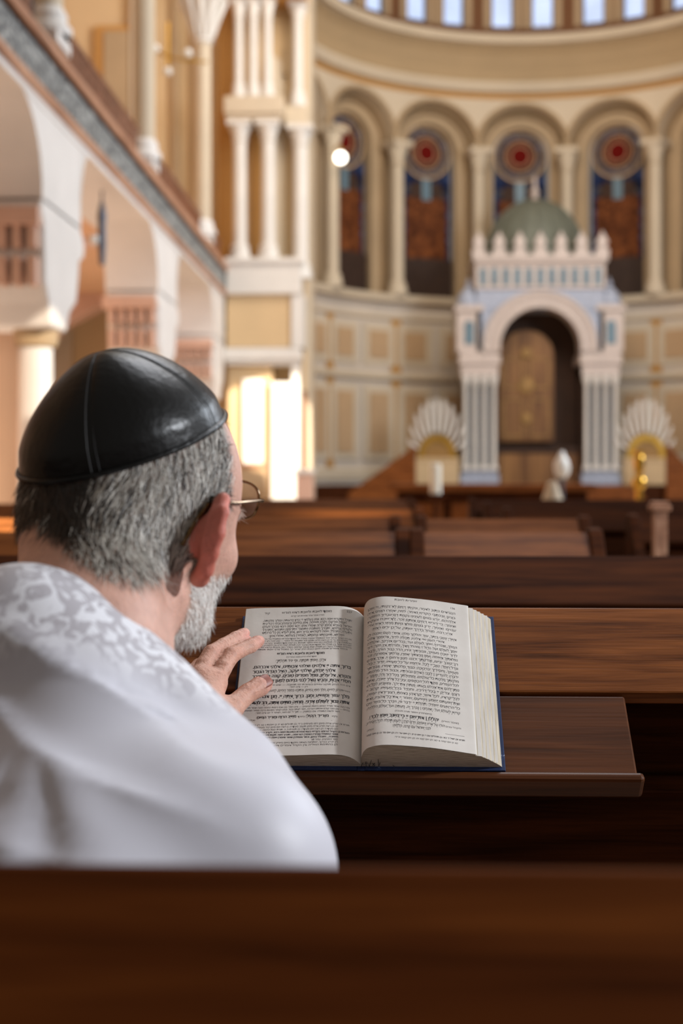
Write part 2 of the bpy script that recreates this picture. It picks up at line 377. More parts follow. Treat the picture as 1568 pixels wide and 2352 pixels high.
# stained windows
def disc(mb, cx, cz, r0, r1, a0=0, a1=2*PI, n=28, y=0):
    vs = []
    for i in range(n+1):
        a = a0+(a1-a0)*i/n
        for r in (r0, r1): vs.append((cx+r*math.cos(a), y, cz+r*math.sin(a)))
    mb.add(vs, [(2*i, 2*i+1, 2*i+3, 2*i+2) for i in range(n)])
def rect(mb, x0, x1, z0, z1, y=0): mb.add([(x0, y, z0), (x1, y, z0), (x1, y, z1), (x0, y, z1)], [(0, 1, 2, 3)])
def stained(k, num):
    p = cyl(k*STEP, 0, AR+.42); t = empty('window_%d' % num, p, rz=-math.radians(k*STEP)); t['kind'] = 'structure'
    R_ = .56; cz = SPR-.02; rr = .50
    m = MB(); rect(m, -R_, R_, SILL, cz, .03); disc(m, 0, cz, 0, R_, 0, PI, 24, .03); m.build('glass_field', 'sg_teal', t)
    m = MB(); disc(m, 0, cz, .36, .52, y=.02); o = m.build('rosette_border', 'sg_teal', t)
    m = MB()
    for i in range(14):
        a = 2*PI*i/14; disc(m, .44*math.cos(a), cz+.44*math.sin(a), 0, .055, n=10, y=.012)
    m.build('rosette_roundels', 'sg_blue', t)
    m = MB(); disc(m, 0, cz, .20, .37, y=.01); m.build('rosette_ring', 'sg_rust', t)
    m = MB(); disc(m, 0, cz, 0, .22, y=.005); m.build('rosette_centre', 'sg_red', t)
    m = MB(); disc(m, 0, cz, .34, .37, y=.002); disc(m, 0, cz, .19, .21, y=.002); disc(m, 0, cz, .51, .56, y=.0); m.build('tracery', 'apse_brown', t)
    m = MB(); rect(m, -R_, -.47, 5.6, cz-.5, .01); rect(m, .47, R_, 5.6, cz-.5, .01)
    m.add([(-R_, .012, cz-.36), (-.12, .012, cz-.62), (0, .012, cz-.5), (.12, .012, cz-.62), (R_, .012, cz-.36), (R_, .012, cz-.7), (-R_, .012, cz-.7)], [(0, 6, 1), (1, 6, 5, 3), (1, 3, 2), (3, 5, 4)])
    m.build('side_borders', 'sg_blue', t)
    m = MB(); rect(m, -.10, .10, cz-1.0, cz-.56, .004); m.build('centre_drop', 'ark_grey', t)
    m = MB()
    for s_ in (-1, 1):
        disc(m, s_*.21, cz-.78, 0, .17, 0, PI, 12, .006); rect(m, s_*.21-.17, s_*.21+.17, cz-.95, cz-.78, .006)
    m.build('lancet_heads', 'ark_dark', t)
    m = MB(); rect(m, -.46, .46, 5.75, cz-.95, .008); m.build('lancet_glass', 'sg_orange', t)
    m = MB(); m.box((-.56, -.08, SILL+.02), (.56, .0, 5.72))
    o = m.build('grille', 'grille', t)
    m = MB()
    for i in range(12): m.box((-.54+.09*i, -.1, SILL+.06), (-.52+.09*i, -.08, 5.68))
    m.build('grille_bars', 'ark_dark', o)
    return t
for i, k in enumerate(NK): stained(k, i+1)
# engaged columns between the windows
def lathecol(t, h, r, z0, mat='white', cap=.5, matc=None):
    m = MB(); m.lathe([(0, z0), (r*1.55, z0), (r*1.55, z0+.10), (r*1.3, z0+.16), (r*1.38, z0+.22), (r, z0+.28), (r, z0+.3)], 16); m.build('base', mat, t, smooth=True)
    m = MB(); m.lathe([(r*1.0, z0+.28), (r*.94, h-cap)], 16); m.build('shaft', mat, t, smooth=True)
    m = MB(); m.lathe([(r*.94, h-cap), (r*1.2, h-cap+.03), (r, h-cap+.06), (r*1.25, h-cap*.55), (r*1.6, h-cap*.28), (r*1.55, h-cap*.2)], 16)
    m.box((-r*1.75, -r*1.75, h-cap*.22), (r*1.75, r*1.75, h)); m.build('capital', matc or mat, t, smooth=True)
proto = empty('engaged_column', cyl(-.5*STEP, 0, AR-.08), 'x', 'column', 'slender columns between the apse windows')
lathecol(proto, SPR+.0, .135, SILL, 'cream', .5)
names = {-4: 'slender cream column at the far left edge of the apse, hidden beside the pier', -3: 'slender white column carrying the lit globe lamp left of the first stained window',
         -2: 'slender cream column between the first and second stained windows from the left', -1: 'slender cream column left of the window behind the dome', 0: 'slender cream column right of the window behind the dome',
         1: 'slender cream column right of the tall window beyond the dome', 2: 'slender cream column at the right edge of the photo', 3: 'slender cream apse column beyond the right edge'}
for j, k in enumerate(range(-4, 4)):
    o = proto if j == 0 else copy_tree(proto)
    o.location = cyl((k+.5)*STEP, 0, AR-.08); o.rotation_euler.z = -math.radians((k+.5)*STEP); o['label'] = names[k]
# little globe lamp on the column
lp = at(782, 362, 27.3)
t = empty('globe_lamp', lp, 'glowing round white lamp globe on a bracket at the slender column', 'lamp')
m = MB(); m.lathe([(0, -.11)]+[(.11*math.sin(a), -.11*math.cos(a)) for a in [PI*i/10 for i in range(1, 10)]]+[(0, .11)], 16); m.build('globe', 'globe', t, smooth=True)
m = MB(); m.tube([(0, 0, .10), (0, 0, .22), (-.06, .1, .26), (-.12, .26, .2)], .018, 8); m.build('bracket', 'gold', t, smooth=True)

# ------------------------------------------------------------------ ark
ak = empty('torah_ark', (at(1240, 1090, 27.5).x, 27.5, 0), 'white stone ark with grey green dome, crenellated crown and arched wooden doors', 'ark')
PX = 1/116.7
def zz(y): return 1.2+(1090-y)*PX
def xx(x): return (x-1240)*PX
for s_ in (-1, 1):
    cx = s_*1.16
    m = MB(); m.box((cx-.37, -.05, 1.0), (cx+.37, 1.0, 1.22)); m.box((cx-.33, 0, 1.22), (cx+.33, 1.0, 1.28)); m.build('plinth', 'ark_blue', ak, bevel=.01)
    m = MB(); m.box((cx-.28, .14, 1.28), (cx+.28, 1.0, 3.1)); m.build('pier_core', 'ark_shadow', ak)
    for i in range(4):
        c = MB(); c.lathe([(.08, 1.28), (.08, 1.34), (.044, 1.40), (.042, 2.9), (.08, 3.02), (.085, 3.1)], 12, c=(cx-.27+.18*i, .0, 0)); c.build('colonnette', 'white', ak, smooth=True)
    m = MB(); m.box((cx-.36, -.03, 3.1), (cx+.36, 1.0, 3.32)); m.box((cx-.40, -.07, 3.32), (cx+.40, 1.0, 3.5)); m.box((cx-.37, -.04, 3.5), (cx+.37, 1.0, 3.56)); m.build('capital_block', 'ark_white', ak, bevel=.012)
    ux = s_*1.36
    m = MB(); m.box((ux-.24, .02, 3.56), (ux+.24, 1.0, 4.35)); o = m.build('turret', 'ark_white', ak, bevel=.01)
    m = MB(); m.lathe([(0, 0), (.001, 0)], 3)
    m = MB(); m.box((ux-.09, .0, 3.72), (ux+.09, .03, 4.08)); disc(m, ux, 4.08, 0, .09, 0, PI, 10, .0); m.build('turret_niche', 'ark_grey', o)
    m = MB(); m.box((ux-.28, -.03, 4.35), (ux+.28, .9, 4.47)); m.build('turret_cornice', 'ark_white', o, bevel=.01)
    m = MB(); m.lathe([(.22, 4.47), (.24, 4.55), (.2, 4.68), (.1, 4.8), (.04, 4.86), (.07, 4.91), (.03, 4.96), (0, 5.05)], 14, c=(ux, .25, 0)); m.build('turret_cap', 'ark_blue', o, smooth=True)
# arch
zc = zz(805)
m = MB()
def archsolid(mb, r0, r1, y0, y1, zc, n=24, zb=None):
    pr = [(-r1, zb)] if zb else []
    out = [(-r1*math.cos(PI*i/n), zc+r1*math.sin(PI*i/n)) for i in range(n+1)]; inn = [(-r0*math.cos(PI*i/n), zc+r0*math.sin(PI*i/n)) for i in range(n+1)]
    if zb: out = [(-r1, zb)]+out+[(r1, zb)]; inn = [(-r0, zb)]+inn+[(r0, zb)]
    k = len(out)
    vs = [(x, y, z) for y in (y0, y1) for L_ in (out, inn) for x, z in L_]
    fs = []
    for i in range(k-1): fs += [(i, i+1, k+i+1, k+i), (2*k+i, 3*k+i, 3*k+i+1, 2*k+i+1), (i, 2*k+i, 2*k+i+1, i+1), (k+i, k+i+1, 3*k+i+1, 3*k+i)]
    mb.add(vs, fs)
archsolid(m, .77, 1.08, -.06, .5, zc, zb=3.56); m.build('arch', 'ark_white', ak)
m = MB(); archsolid(m, .77, .84, -.10, -.06, zc, zb=3.56); archsolid(m, 1.03, 1.10, -.10, -.06, zc, zb=3.56)
for i in range(17):
    a = PI*i/16; m.lathe([(0, -.02), (.05, -.02), (.05, .02), (0, .02)], 8, Matrix.Translation((-.935*math.cos(a), -.07, zc+.935*math.sin(a)))@Matrix.Rotation(PI/2, 4, 'X'))
m.build('arch_moulding', 'ark_white', ak)
# spandrel block
m = MB(); n = 24; top = 4.75; W = 1.22
vs = [(-1.0*math.cos(PI*i/n), zc+1.0*math.sin(PI*i/n)) for i in range(n+1)]
out = [(-W, 3.56)]+[(max(-W, min(W, -2*math.cos(PI*i/n)*W)), min(top, zc+3*math.sin(PI*i/n))) for i in range(1, n)]+[(W, 3.56)]
for y in (.02,): m.add([(x, y, z) for x, z in vs]+[(x, y, z) for x, z in out], [(i, i+1, n+1+i+1, n+1+i) for i in range(n)])
m.build('spandrel', 'ark_blue', ak)
m = MB(); m.box((-1.22, .0, 4.40), (1.22, 1.0, 4.78)); m.build('blue_band', 'ark_blue', ak)
m = MB(); m.box((-1.24, -.04, 4.78), (1.24, 1.5, 5.3)); m.build('frieze_block', 'ark_white', ak)
for i in range(11):
    x = -1.1+.22*i; m = MB(); m.box((x-.065, -.052, 4.84), (x+.065, -.04, 5.12)); disc(m, x, 5.12, 0, .065, 0, PI, 8, -.052); m.build('frieze_niche', 'ark_grey', ak)
m = MB(); m.box((-1.3, -.12, 5.3), (1.3, 1.55, 5.42)); m.box((-1.26, -.08, 5.24), (1.26, 1.0, 5.3)); m.build('cornice', 'ark_white', ak, bevel=.015)
for i in range(7):
    x = -1.18+.393*i; m = MB()
    m.prism([(x-.13, 5.42), (x+.13, 5.42), (x+.13, 5.52), (x+.05, 5.56), (x+.12, 5.66), (x+.06, 5.76), (x, 5.88), (x-.06, 5.76), (x-.12, 5.66), (x-.05, 5.56), (x-.13, 5.52)], 'y', -.1, .02); m.build('merlon', 'ark_white', ak)
m = MB(); m.lathe([(1.0, 5.42)]+[(1.0*math.cos(a), 5.45+1.22*math.sin(a)) for a in [PI/2*i/12 for i in range(12)]]+[(.04, 6.68)], 40, c=(0, 1.0, 0)); m.build('dome', 'dome', ak, smooth=True)
m = MB()
for i in range(20):
    a = 2*PI*i/20; m.tube([(1.01*math.cos(q)*math.cos(a), 1.0+1.01*math.cos(q)*math.sin(a), 5.45+1.23*math.sin(q)) for q in [PI/2*j/9 for j in range(9)]], .018, 5)
m.build('dome_ribs', 'dome', ak)
m = MB(); m.lathe([(.1, 6.6), (.12, 6.68), (.05, 6.74), (.09, 6.84), (.04, 6.92), (.03, 7.1), (0, 7.2)], 12, c=(0, 1.0, 0)); m.build('finial', 'ark_white', ak, smooth=True)
# inside of the ark
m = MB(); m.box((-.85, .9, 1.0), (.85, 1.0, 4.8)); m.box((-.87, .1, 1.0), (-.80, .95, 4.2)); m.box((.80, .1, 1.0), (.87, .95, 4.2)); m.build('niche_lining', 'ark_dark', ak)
m = MB()
pr = [(-.74, 1.85)]+[(-.2-.54*math.cos(PI*i/16), 3.55+.5*math.sin(PI*i/16)) for i in range(17)]+[(.34, 1.85)]
m.prism(pr, 'y', .66, .74); dr = m.build('door', 'ark_door', ak, bevel=.01)
for (x, z, r) in ((-.2, 2.95, .17), (-.2, 3.6, .12), (-.2, 2.3, .12)):
    m = MB(); m.lathe([(0, -.01), (r, -.01), (r*.8, -.03), (0, -.035)], 16, Matrix.Translation((x, .66, z))@Matrix.Rotation(-PI/2, 4, 'X')); m.build('medallion', 'goldpaint', dr)
m = MB()
for (x0, x1, z0, z1) in ((-.66, -.26, 1.95, 2.7), (-.14, .26, 1.95, 2.7), (-.66, -.26, 2.9, 3.5), (-.14, .26, 2.9, 3.5)):
    m.box((x0, .645, z0), (x1, .66, z0+.03)); m.box((x0, .645, z1-.03), (x1, .66, z1)); m.box((x0, .645, z0), (x0+.03, .66, z1)); m.box((x1-.03, .645, z0), (x1, .66, z1))
m.build('door_moulding', 'goldpaint', dr)
m = MB(); m.box((-.80, .3, 1.0), (.80, .6, 1.62)); m.build('front_panel', 'ark_door', ak, bevel=.01)
m = MB(); m.box((-.80, .27, 1.62), (.80, .66, 1.74)); m.build('threshold', 'ark_dark', ak, bevel=.01)
# platform and steps
m = MB(); m.box((-1.6, 26.3, 0), (7.1, 29.9, 1.0)); m.build('floor_platform', 'wood_dark', kind='structure')
m = MB()
for i in range(5): m.box((1.2, 25.0+.26*i, 0), (4.6, 26.3, .2*(i+1)-.0))
m.build('trim_platform_steps', 'wood', kind='structure')
# fans
def fan(px, label):
    t = empty('ornate_screen', (at(px, 1090, 27.4).x, 27.4, 1.0), label, 'screen', 'fan-topped screens flanking the ark')
    for i in range(11):
        a = math.radians(10+160*i/10); c, s_ = math.cos(a), math.sin(a); m = MB()
        p = Vector((.34*c, 0, .62+.40*s_)); q = Vector((.54*c, 0, .66+.96*s_)); w = Vector((-s_, 0, c))*.036
        m.add([p-w*.6, p+w*.6, q+w, q-w, (p-w*.6)+Vector((0, .04, 0)), (p+w*.6)+Vector((0, .04, 0)), (q+w)+Vector((0, .04, 0)), (q-w)+Vector((0, .04, 0))], [(0,1,2,3),(4,7,6,5),(0,4,5,1),(1,5,6,2),(2,6,7,3),(3,7,4,0)])
        m.lathe([(0, -.035), (.035, 0), (0, .045)], 8, Matrix.Translation(q+Vector((0, .02, .02)))); m.build('ray', 'white', t)
    m = MB(); archsolid(m, .25, .36, -.03, .06, .60, 16, zb=.1); m.build('gilded_arch', 'gold', t)
    m = MB(); m.box((-.25, .0, .08), (.25, .04, .60)); disc(m, 0, .60, 0, .25, 0, PI, 16, .0); m.build('arch_panel', 'goldpaint', t)
    m = MB(); m.box((-.42, -.06, 0), (.42, .10, .46)); m.box((-.45, -.08, .46), (.45, .12, .52)); m.build('base_panel', 'ochre', t, bevel=.01)
fan(1003, 'fan of white rays over a gilded arch standing left of the ark')
fan(1483, 'fan of white rays over a gilded arch standing right of the ark')
# sloping stair rails of the platform
def srail(xa, za, xb, zb, label):
    t = empty('stair_rail', (0, 0, 0), label, 'railing')
    m = MB(); m.prism([(xa, 0.0), (xa, za), (xb, zb), (xb, 0.0)], 'y', 26.1, 26.2); m.build('rail_panel', 'wood', t)
    m = MB(); m.tube([(xa, 26.15, za), (xb, 26.15, zb)], .05, 8); m.build('handrail', 'wood', t)
srail(at(800, 1090, 26.1).x, .8, at(955, 1090, 26.1).x, 1.68, 'brown stair railing rising to the left-hand fan screen')
srail(at(1620, 1090, 26.1).x, .95, at(1530, 1090, 26.1).x, 1.72, 'brown stair railing falling away right of the right-hand fan screen')
# reading desk in front of the ark
rx = at(1130, 1090, 15).x
t = empty('reading_desk', (rx, 15, 0), 'broad dark wooden reading desk standing low in front of the ark', 'desk')
m = MB(); m.box((-1.0, 0, 0), (1.0, .7, 1.02)); m.build('cabinet', 'wood_dark', t, bevel=.02)
m = MB(); m.box((-1.08, -.08, 1.02), (1.08, .78, 1.1)); m.build('top', 'wood', t, bevel=.01)
m = MB()
for i in range(4): m.box((-.9+.47*i, -.02, .2), (-.52+.47*i, 0, .9))
m.build('front_panels', 'wood', t, bevel=.01)
# candle, milk glass lamp, brass lamp
p = at(1000, 1130, 14.0); p.z = 0
t = empty('candle_stand', p, 'white pillar candle on a dark stand in front of the left fan screen', 'candle')
m = MB(); m.lathe([(.16, 0), (.16, .03), (.03, .08), (.025, .94), (.09, .99), (.09, 1.01)], 16); m.build('stand', 'wood_dark', t, smooth=True)
m = MB(); m.lathe([(0, 1.01), (.055, 1.01), (.055, 1.3), (.03, 1.31), (0, 1.30)], 16); m.build('candle', 'candle', t, smooth=True)
p = at(1290, 1130, 14.5); p.z = 0
t = empty('glass_lamp', p, 'white milk-glass lamp on a stem in front of the ark doorway', 'lamp')
m = MB(); m.lathe([(.17, 0), (.17, .03), (.03, .09), (.022, 1.1), (.04, 1.16)], 16); m.build('stem', 'metal', t, smooth=True)
m = MB(); m.lathe([(.035, 1.16), (.07, 1.20), (.085, 1.27), (.07, 1.34), (.035, 1.39), (.02, 1.44), (.01, 1.44)], 16); m.build('shade', 'milk', t, smooth=True)
p = at(1268, 1130, 11.5); p.z = 0
t = empty('table_lamp', p, 'small pale lamp with cone shade low before the ark', 'lamp')
m = MB(); m.lathe([(.12, 0), (.12, .03), (.02, .06), (.02, .98)], 14); m.build('stem', 'metal', t, smooth=True)
m = MB(); m.lathe([(.09, .98), (.035, 1.14), (.0, 1.15)], 16); m.build('shade', 'cream', t, smooth=True)
p = at(1467, 1130, 12.0); p.z = 0
t = empty('brass_candlestick', p, 'tall shiny brass candlestick with turned knobs at the right', 'candlestick')
m = MB(); m.lathe([(.15, 0), (.15, .03), (.05, .08), (.03, .2), (.03, .8), (.05, .85), (.03, .9)], 18); m.build('foot', 'brass', t, smooth=True)
m = MB(); m.lathe([(.03, .9), (.05, .95), (.03, .99), (.03, 1.06)]+[(.062*math.sin(a)+.0, 1.13-.062*math.cos(a)) for a in [PI*(.15+.7*i/8) for i in range(9)]]+[(.03, 1.2), (.045, 1.26), (.05, 1.32), (.03, 1.36), (.05, 1.38), (.05, 1.40), (0, 1.40)], 20); m.build('knopped_stem', 'brass', t, smooth=True)

# ------------------------------------------------------------------ pier at the mouth of the apse
YP = 24.0
def pz(y, Y=YP): return 1.2+(1090-y)*Y/F
def px(x, Y=YP): return at(x, 1090, Y).x
m = MB()
m.box((px(497), YP+.25, 0), (px(700), YP+1.2, 14)); m.build('wall_pier', 'ochre', kind='structure')
m = MB(); m.box((px(497), YP+.2, pz(600)), (px(532), YP+.27, 14)); m.box((px(572), YP+.21, pz(585)), (px(600), YP+.27, pz(300))); m.build('trim_pier_shadow_strip', 'ochre_deep', kind='structure')  # deep ochre strips carry the shade of the reveal in their colour
m = MB(); m.box((px(524), YP-.35, pz(680)), (px(694), YP+.3, pz(610))); m.box((px(520), YP-.40, pz(612)), (px(700), YP+.3, pz(598))); m.build('trim_pier_plinth', 'white', kind='structure', bevel=.02)
m = MB(); m.box((px(524), YP-.25, pz(800)), (px(690), YP+.3, pz(680))); m.build('wall_pier_panel', 'ochre', kind='structure')
m = MB(); m.box((px(518), YP-.35, pz(830)), (px(694), YP+.3, pz(802))); m.box((px(522), YP-.3, pz(840)), (px(690), YP+.3, pz(830))); m.build('trim_pier_cornice', 'white', kind='structure', bevel=.02)
m = MB(); m.box((px(526), YP-.16, 0), (px(626), YP+.3, pz(840))); m.build('wall_pier_base', 'ochre', kind='structure')
m = MB(); m.box((px(626), YP-.34, 0), (px(682), YP+.3, pz(880))); m.box((px(560), YP-.28, pz(1140)), (px(606), YP-.1, pz(872))); m.build('trim_pier_pilasters', 'white', kind='structure', bevel=.02)  # white pilasters added in the shape of the two sunlit patches
m = MB(); m.box((px(672), YP-.3, pz(800)), (px(700), YP+.3, pz(680))); m.box((px(672), YP-.28, 0), (px(690), YP+.3, pz(840))); m.build('trim_pier_corner', 'white', kind='structure')
m = MB(); m.box((px(520), YP-.42, pz(272)), (px(655), YP+.28, pz(232))); m.box((px(523), YP-.38, pz(284)), (px(652), YP+.28, pz(272))); m.box((px(655), YP-.1, pz(290)), (px(706), YP+.28, pz(244))); m.build('trim_pier_impost', 'cream', kind='structure', bevel=.02)
def pcol(cx, y0, y1, r, label, yoff=-.16, cap=.35):
    t = empty('pier_column', (px(cx), YP+yoff, 0), label, 'column', 'clustered white columns of the pier')
    lathecol(t, y1, r, y0, 'white', cap)
pcol(553, pz(600), pz(284), .115, 'lower white column of the pier cluster, nearest the gallery')
pcol(618, pz(600), pz(284), .115, 'lower white column of the pier cluster, middle one')
pcol(690, pz(640), pz(290), .125, 'lower white column of the pier, right one beside the apse', .0)
for x, w in ((551, 'left'), (584, 'middle'), (617, 'right')): pcol(x, pz(232), pz(5), .075, w+' one of the three thin upper pier columns', -.2)
pcol(684, pz(244), pz(5), .09, 'thin upper pier column standing alone beside the apse', .02)
m = MB(); m.box((px(530), YP-.4, pz(5)), (px(706), YP+.28, pz(-25))); m.build('trim_pier_upper_cornice', 'ochre_deep', kind='structure')
m = MB(); m.box((px(694), YP+.3, 0), (px(712), YP+1.5, 14)); m.build('wall_apse_return', 'cream', kind='structure')
m = MB(); m.box((px(683), YP+.22, 0), (px(702), YP+.31, pz(895))); m.build('door_1', 'recess', kind='structure')
# ------------------------------------------------------------------ gallery along the left side
GX = -2.75
Y0, Y1 = 5.0, 24.1
def band(name, mat, z0, z1, x0, x1, kind='structure', bevel=0):
    m = MB(); m.box((x0, Y0, z0), (x1, Y1, z1)); return m.build(name, mat, kind=kind, bevel=bevel)
band('trim_gallery_soffit', 'arcade', 4.13, 4.20, -3.5, GX-.02)
band('floor_gallery', 'cream', 4.2, 4.3, -6.0, GX-.06)
band('trim_gallery_lower_moulding', 'wood_red', 4.19, 4.28, GX-.05, GX+.02, bevel=.02)
band('trim_gallery_marble_frieze', 'marble', 4.28, 4.56, GX-.06, GX)
band('trim_gallery_middle_moulding', 'wood_dark', 4.56, 4.585, GX-.05, GX+.02)
band('trim_gallery_handrail_moulding', 'wood_red', 4.585, 4.68, GX-.12, GX+.05, bevel=.02)
band('trim_gallery_handrail_upper', 'wood_red', 4.68, 4.74, GX-.16, GX-.0, bevel=.02)
m = MB(); m.box((GX-.08, 23.9, pz(760)), (GX+.04, 24.12, 4.28)); m.build('trim_gallery_end_strip', 'marble', kind='structure')
cols = [11.75, 16.4, 21.6]
segs = [(5.0, 11.45), (12.05, 16.1), (16.7, 21.4), (21.8, 23.9)]
seglab = ['brown lattice screen on the gallery rail, nearest upper left section', 'brown lattice screen section between the first and second gallery columns', 'brown lattice screen section between the second and third gallery columns', 'short brown lattice section at the far end of the gallery rail']
for (a, b_), lb in zip(segs, seglab):
    t = empty('lattice_screen', (GX-.12, a, 4.74), lb, 'screen', 'lattice screens along the gallery rail')
    m = MB(); m.box((-.015, 0, .02), (-.005, b_-a, .36)); m.build('backing', 'grille', t)
    m = MB(); n = int((b_-a)/.13)
    for i in range(n):
        y = .13*i
        for sg in (1, -1):
            y0_, y1_ = (y, y+.34) if sg > 0 else (y+.34, y)
            if max(y0_, y1_) > b_-a: continue
            m.tube([(.01, y0_, .02), (.01, y1_, .36)], .019, 4)
    m.build('lattice', 'lattice', t)
    m = MB(); m.box((-.03, 0, .35), (.03, b_-a, .39)); m.box((-.03, 0, 0), (.03, b_-a, .03)); m.build('rail', 'lattice', t)
gl = ['white gallery column standing nearest on the rail at the top left', 'pale gallery column rising beside the ochre doorway', 'gallery column with a big fluted white capital hanging at the top']
for y, lb in zip(cols, gl):
    t = empty('gallery_column', (GX-.1, y, 4.74), lb, 'column', 'columns on the gallery rail')
    m = MB(); m.box((-.2, -.25, 0), (.14, .25, .1)); m.lathe([(.2, .1), (.21, .16), (.16, .22), (.17, .27), (.13, .34)], 18); m.build('base', 'arcade', t, smooth=True)
    top = pz(100, 21.6)-4.74
    m = MB(); m.lathe([(.13, .34), (.125, top)], 18); m.build('shaft', 'cream', t, smooth=True)
    m = MB(); m.lathe([(.125, top), (.17, top+.04), (.14, top+.08), (.2, top+.28), (.30, top+.6), (.33, top+.66), (.36, top+.7), (.36, top+1.1)], 20)
    for i in range(12):
        a = 2*PI*i/12; m.tube([(.15*math.cos(a), .15*math.sin(a), top+.12), (.24*math.cos(a), .24*math.sin(a), top+.38), (.36*math.cos(a), .36*math.sin(a), top+.66)], .035, 6)
    m.build('capital', 'white', t, smooth=True)
# chandelier-like sconce by the third column
p = at(385, 130, 21.0)
t = empty('wall_sconce', p, 'small gilt sconce with pale glass globes in front of the gallery wall', 'lamp')
m = MB(); m.tube([(.55, .3, 0), (.2, 0, -.05), (0, 0, 0), (-.15, 0, .08)], .02, 6); m.tube([(0, 0, -.15), (0, 0, .5)], .02, 6); m.build('arm', 'gold', t, smooth=True)
for x, z in ((-.18, .12), (.0, -.22), (.3, .05)):
    m = MB(); m.lathe([(0, -.07), (.05, -.05), (.07, 0), (.05, .05), (0, .07)], 12, c=(x, 0, z)); m.build('globe', 'milk', t, smooth=True)
# arcade under the gallery: capitals, columns, arch haunches
ay = [(4.6+.0, 5.9), (10.55+.75, 12.9), (17.0, 18.7), (22.4, 24.0)]
m = MB()
def arch_span(mb, ya, yb, zs=3.45, zt=4.15, x0=-3.42, x1=GX-.03):
    n = 10
    for (yc_, sg, rr) in ((ya, 1, .4), (yb, -1, .8)):
        poly = [(yc_-.0*sg, zt), (yc_, zs)]+[(yc_+sg*(rr-rr*math.cos(PI/2*i/n)), zs+(zt-zs)*math.sin(PI/2*i/n)) for i in range(1, n+1)]
        mb.prism(poly, 'x', x0, x1)
for i in range(3): arch_span(m, ay[i][1]-.2, ay[i+1][0])
for a, c in ay: m.box((-3.42, a, 3.4), (GX-.03, c-.18, 4.15))
m.build('wall_arcade', 'arcade', kind='structure')
al = ['white stepped arcade capital and slim column just out of the left edge', 'white stepped arcade capital on a sunlit slim column, nearest in view at left', 'second white stepped arcade capital under the gallery, partly above the skullcap', 'farthest white arcade capital beside the pier under the gallery']
for (a, c), lb in zip(ay, al):
    w = (c-a); yc_ = a+w*.42
    t = empty('arcade_column', (-3.0, yc_, 0), lb, 'column', 'arcade columns under the gallery')
    prof = [(-w*.42, 3.45), (-w*.42, 3.30), (-w*.36, 3.2), (-w*.34, 2.75), (-w*.26, 2.6), (-w*.22, 2.42), (w*.12, 2.42), (w*.2, 2.6), (w*.36, 2.72), (w*.42, 2.95), (w*.44, 3.1), (w*.55, 3.16), (w*.58, 3.28), (w*.52, 3.38), (w*.42, 3.45)]
    m = MB(); m.prism(prof, 'x', -.42, .22); cp = m.build('capital', 'arcade', t, bevel=.03)
    m = MB()
    for zf in range(2):
        for i in range(5): m.box((-.38+.12*i, -w*.42-.02, 2.72+.3*zf), (-.31+.12*i, -w*.34, 2.95+.3*zf))
    m.box((-.45, -w*.46, 3.2), (.2, -w*.36, 3.34)); m.build('capital_carving', 'pinkish', cp, bevel=.01)  # rose grey paints shade onto the carved front of the white capital
    m = MB(); m.lathe([(.17, 2.28), (.19, 2.34), (.19, 2.42)], 16); m.build('necking', 'cream_dim', t, smooth=True)
    m = MB(); m.lathe([(.155, .35), (.14, 2.28)], 18); m.build('shaft', 'arcade', t, smooth=True)
    m = MB(); m.box((-.22, -.22, 0), (.22, .22, .15)); m.lathe([(.21, .15), (.22, .22), (.17, .28), (.18, .32), (.155, .36)], 18); m.build('base', 'arcade', t, smooth=True)
# aisle
XW = -6.0
m = MB(); m.box((XW-.2, Y0-6, 0), (XW, 24.9, 14)); m.build('wall_left', 'pink_wall', kind='structure')
m = MB(); m.box((XW, 24.6, 0), (px(500, 24.6), 24.9, 14)); m.build('wall_aisle_end', 'ochre', kind='structure')
m = MB(); m.box((XW, 24.5, 4.15), (GX-.5, 24.62, 4.45)); m.box((XW, 24.45, pz(690, 24.5)), (GX-.4, 24.62, pz(660, 24.5))); m.build('trim_aisle_mouldings', 'pinkish', kind='structure')
m = MB()
for x0, x1 in ((-5.95, -5.5), (-4.75, -4.35)): m.box((x0, 24.4, 0), (x1, 24.62, 4.15))
m.build('trim_aisle_pilasters', 'cream', kind='structure')
m = MB()
for y in (7.8, 9.9, 12.1, 17.8, 23.2):
    m.box((XW, y-.3, 0), (XW+.25, y+.3, 4.15)); [m.prism([a_, b_, (XW, 4.15)], 'y', y-.3, y+.3) for a_, b_ in zip([(XW, 3.0), (XW+.25, 3.0), (XW+.6, 3.6), (XW+1.4, 4.0)], [(XW+.25, 3.0), (XW+.6, 3.6), (XW+1.4, 4.0), (-3.4, 4.15)])]
m.build('trim_aisle_ribs', 'pinkish', kind='structure')
m = MB(); m.box((XW, Y0, 4.14), (-3.3, Y1+.5, 4.2)); m.build('ceiling_aisle', 'pink_wall', kind='structure')
# inner beam (pinkish horizontal band behind the first arches)
m = MB(); m.box((XW, 14.0, 2.95), (-3.42, 14.35, 3.15)); m.build('trim_aisle_beam', 'pinkish', kind='structure')
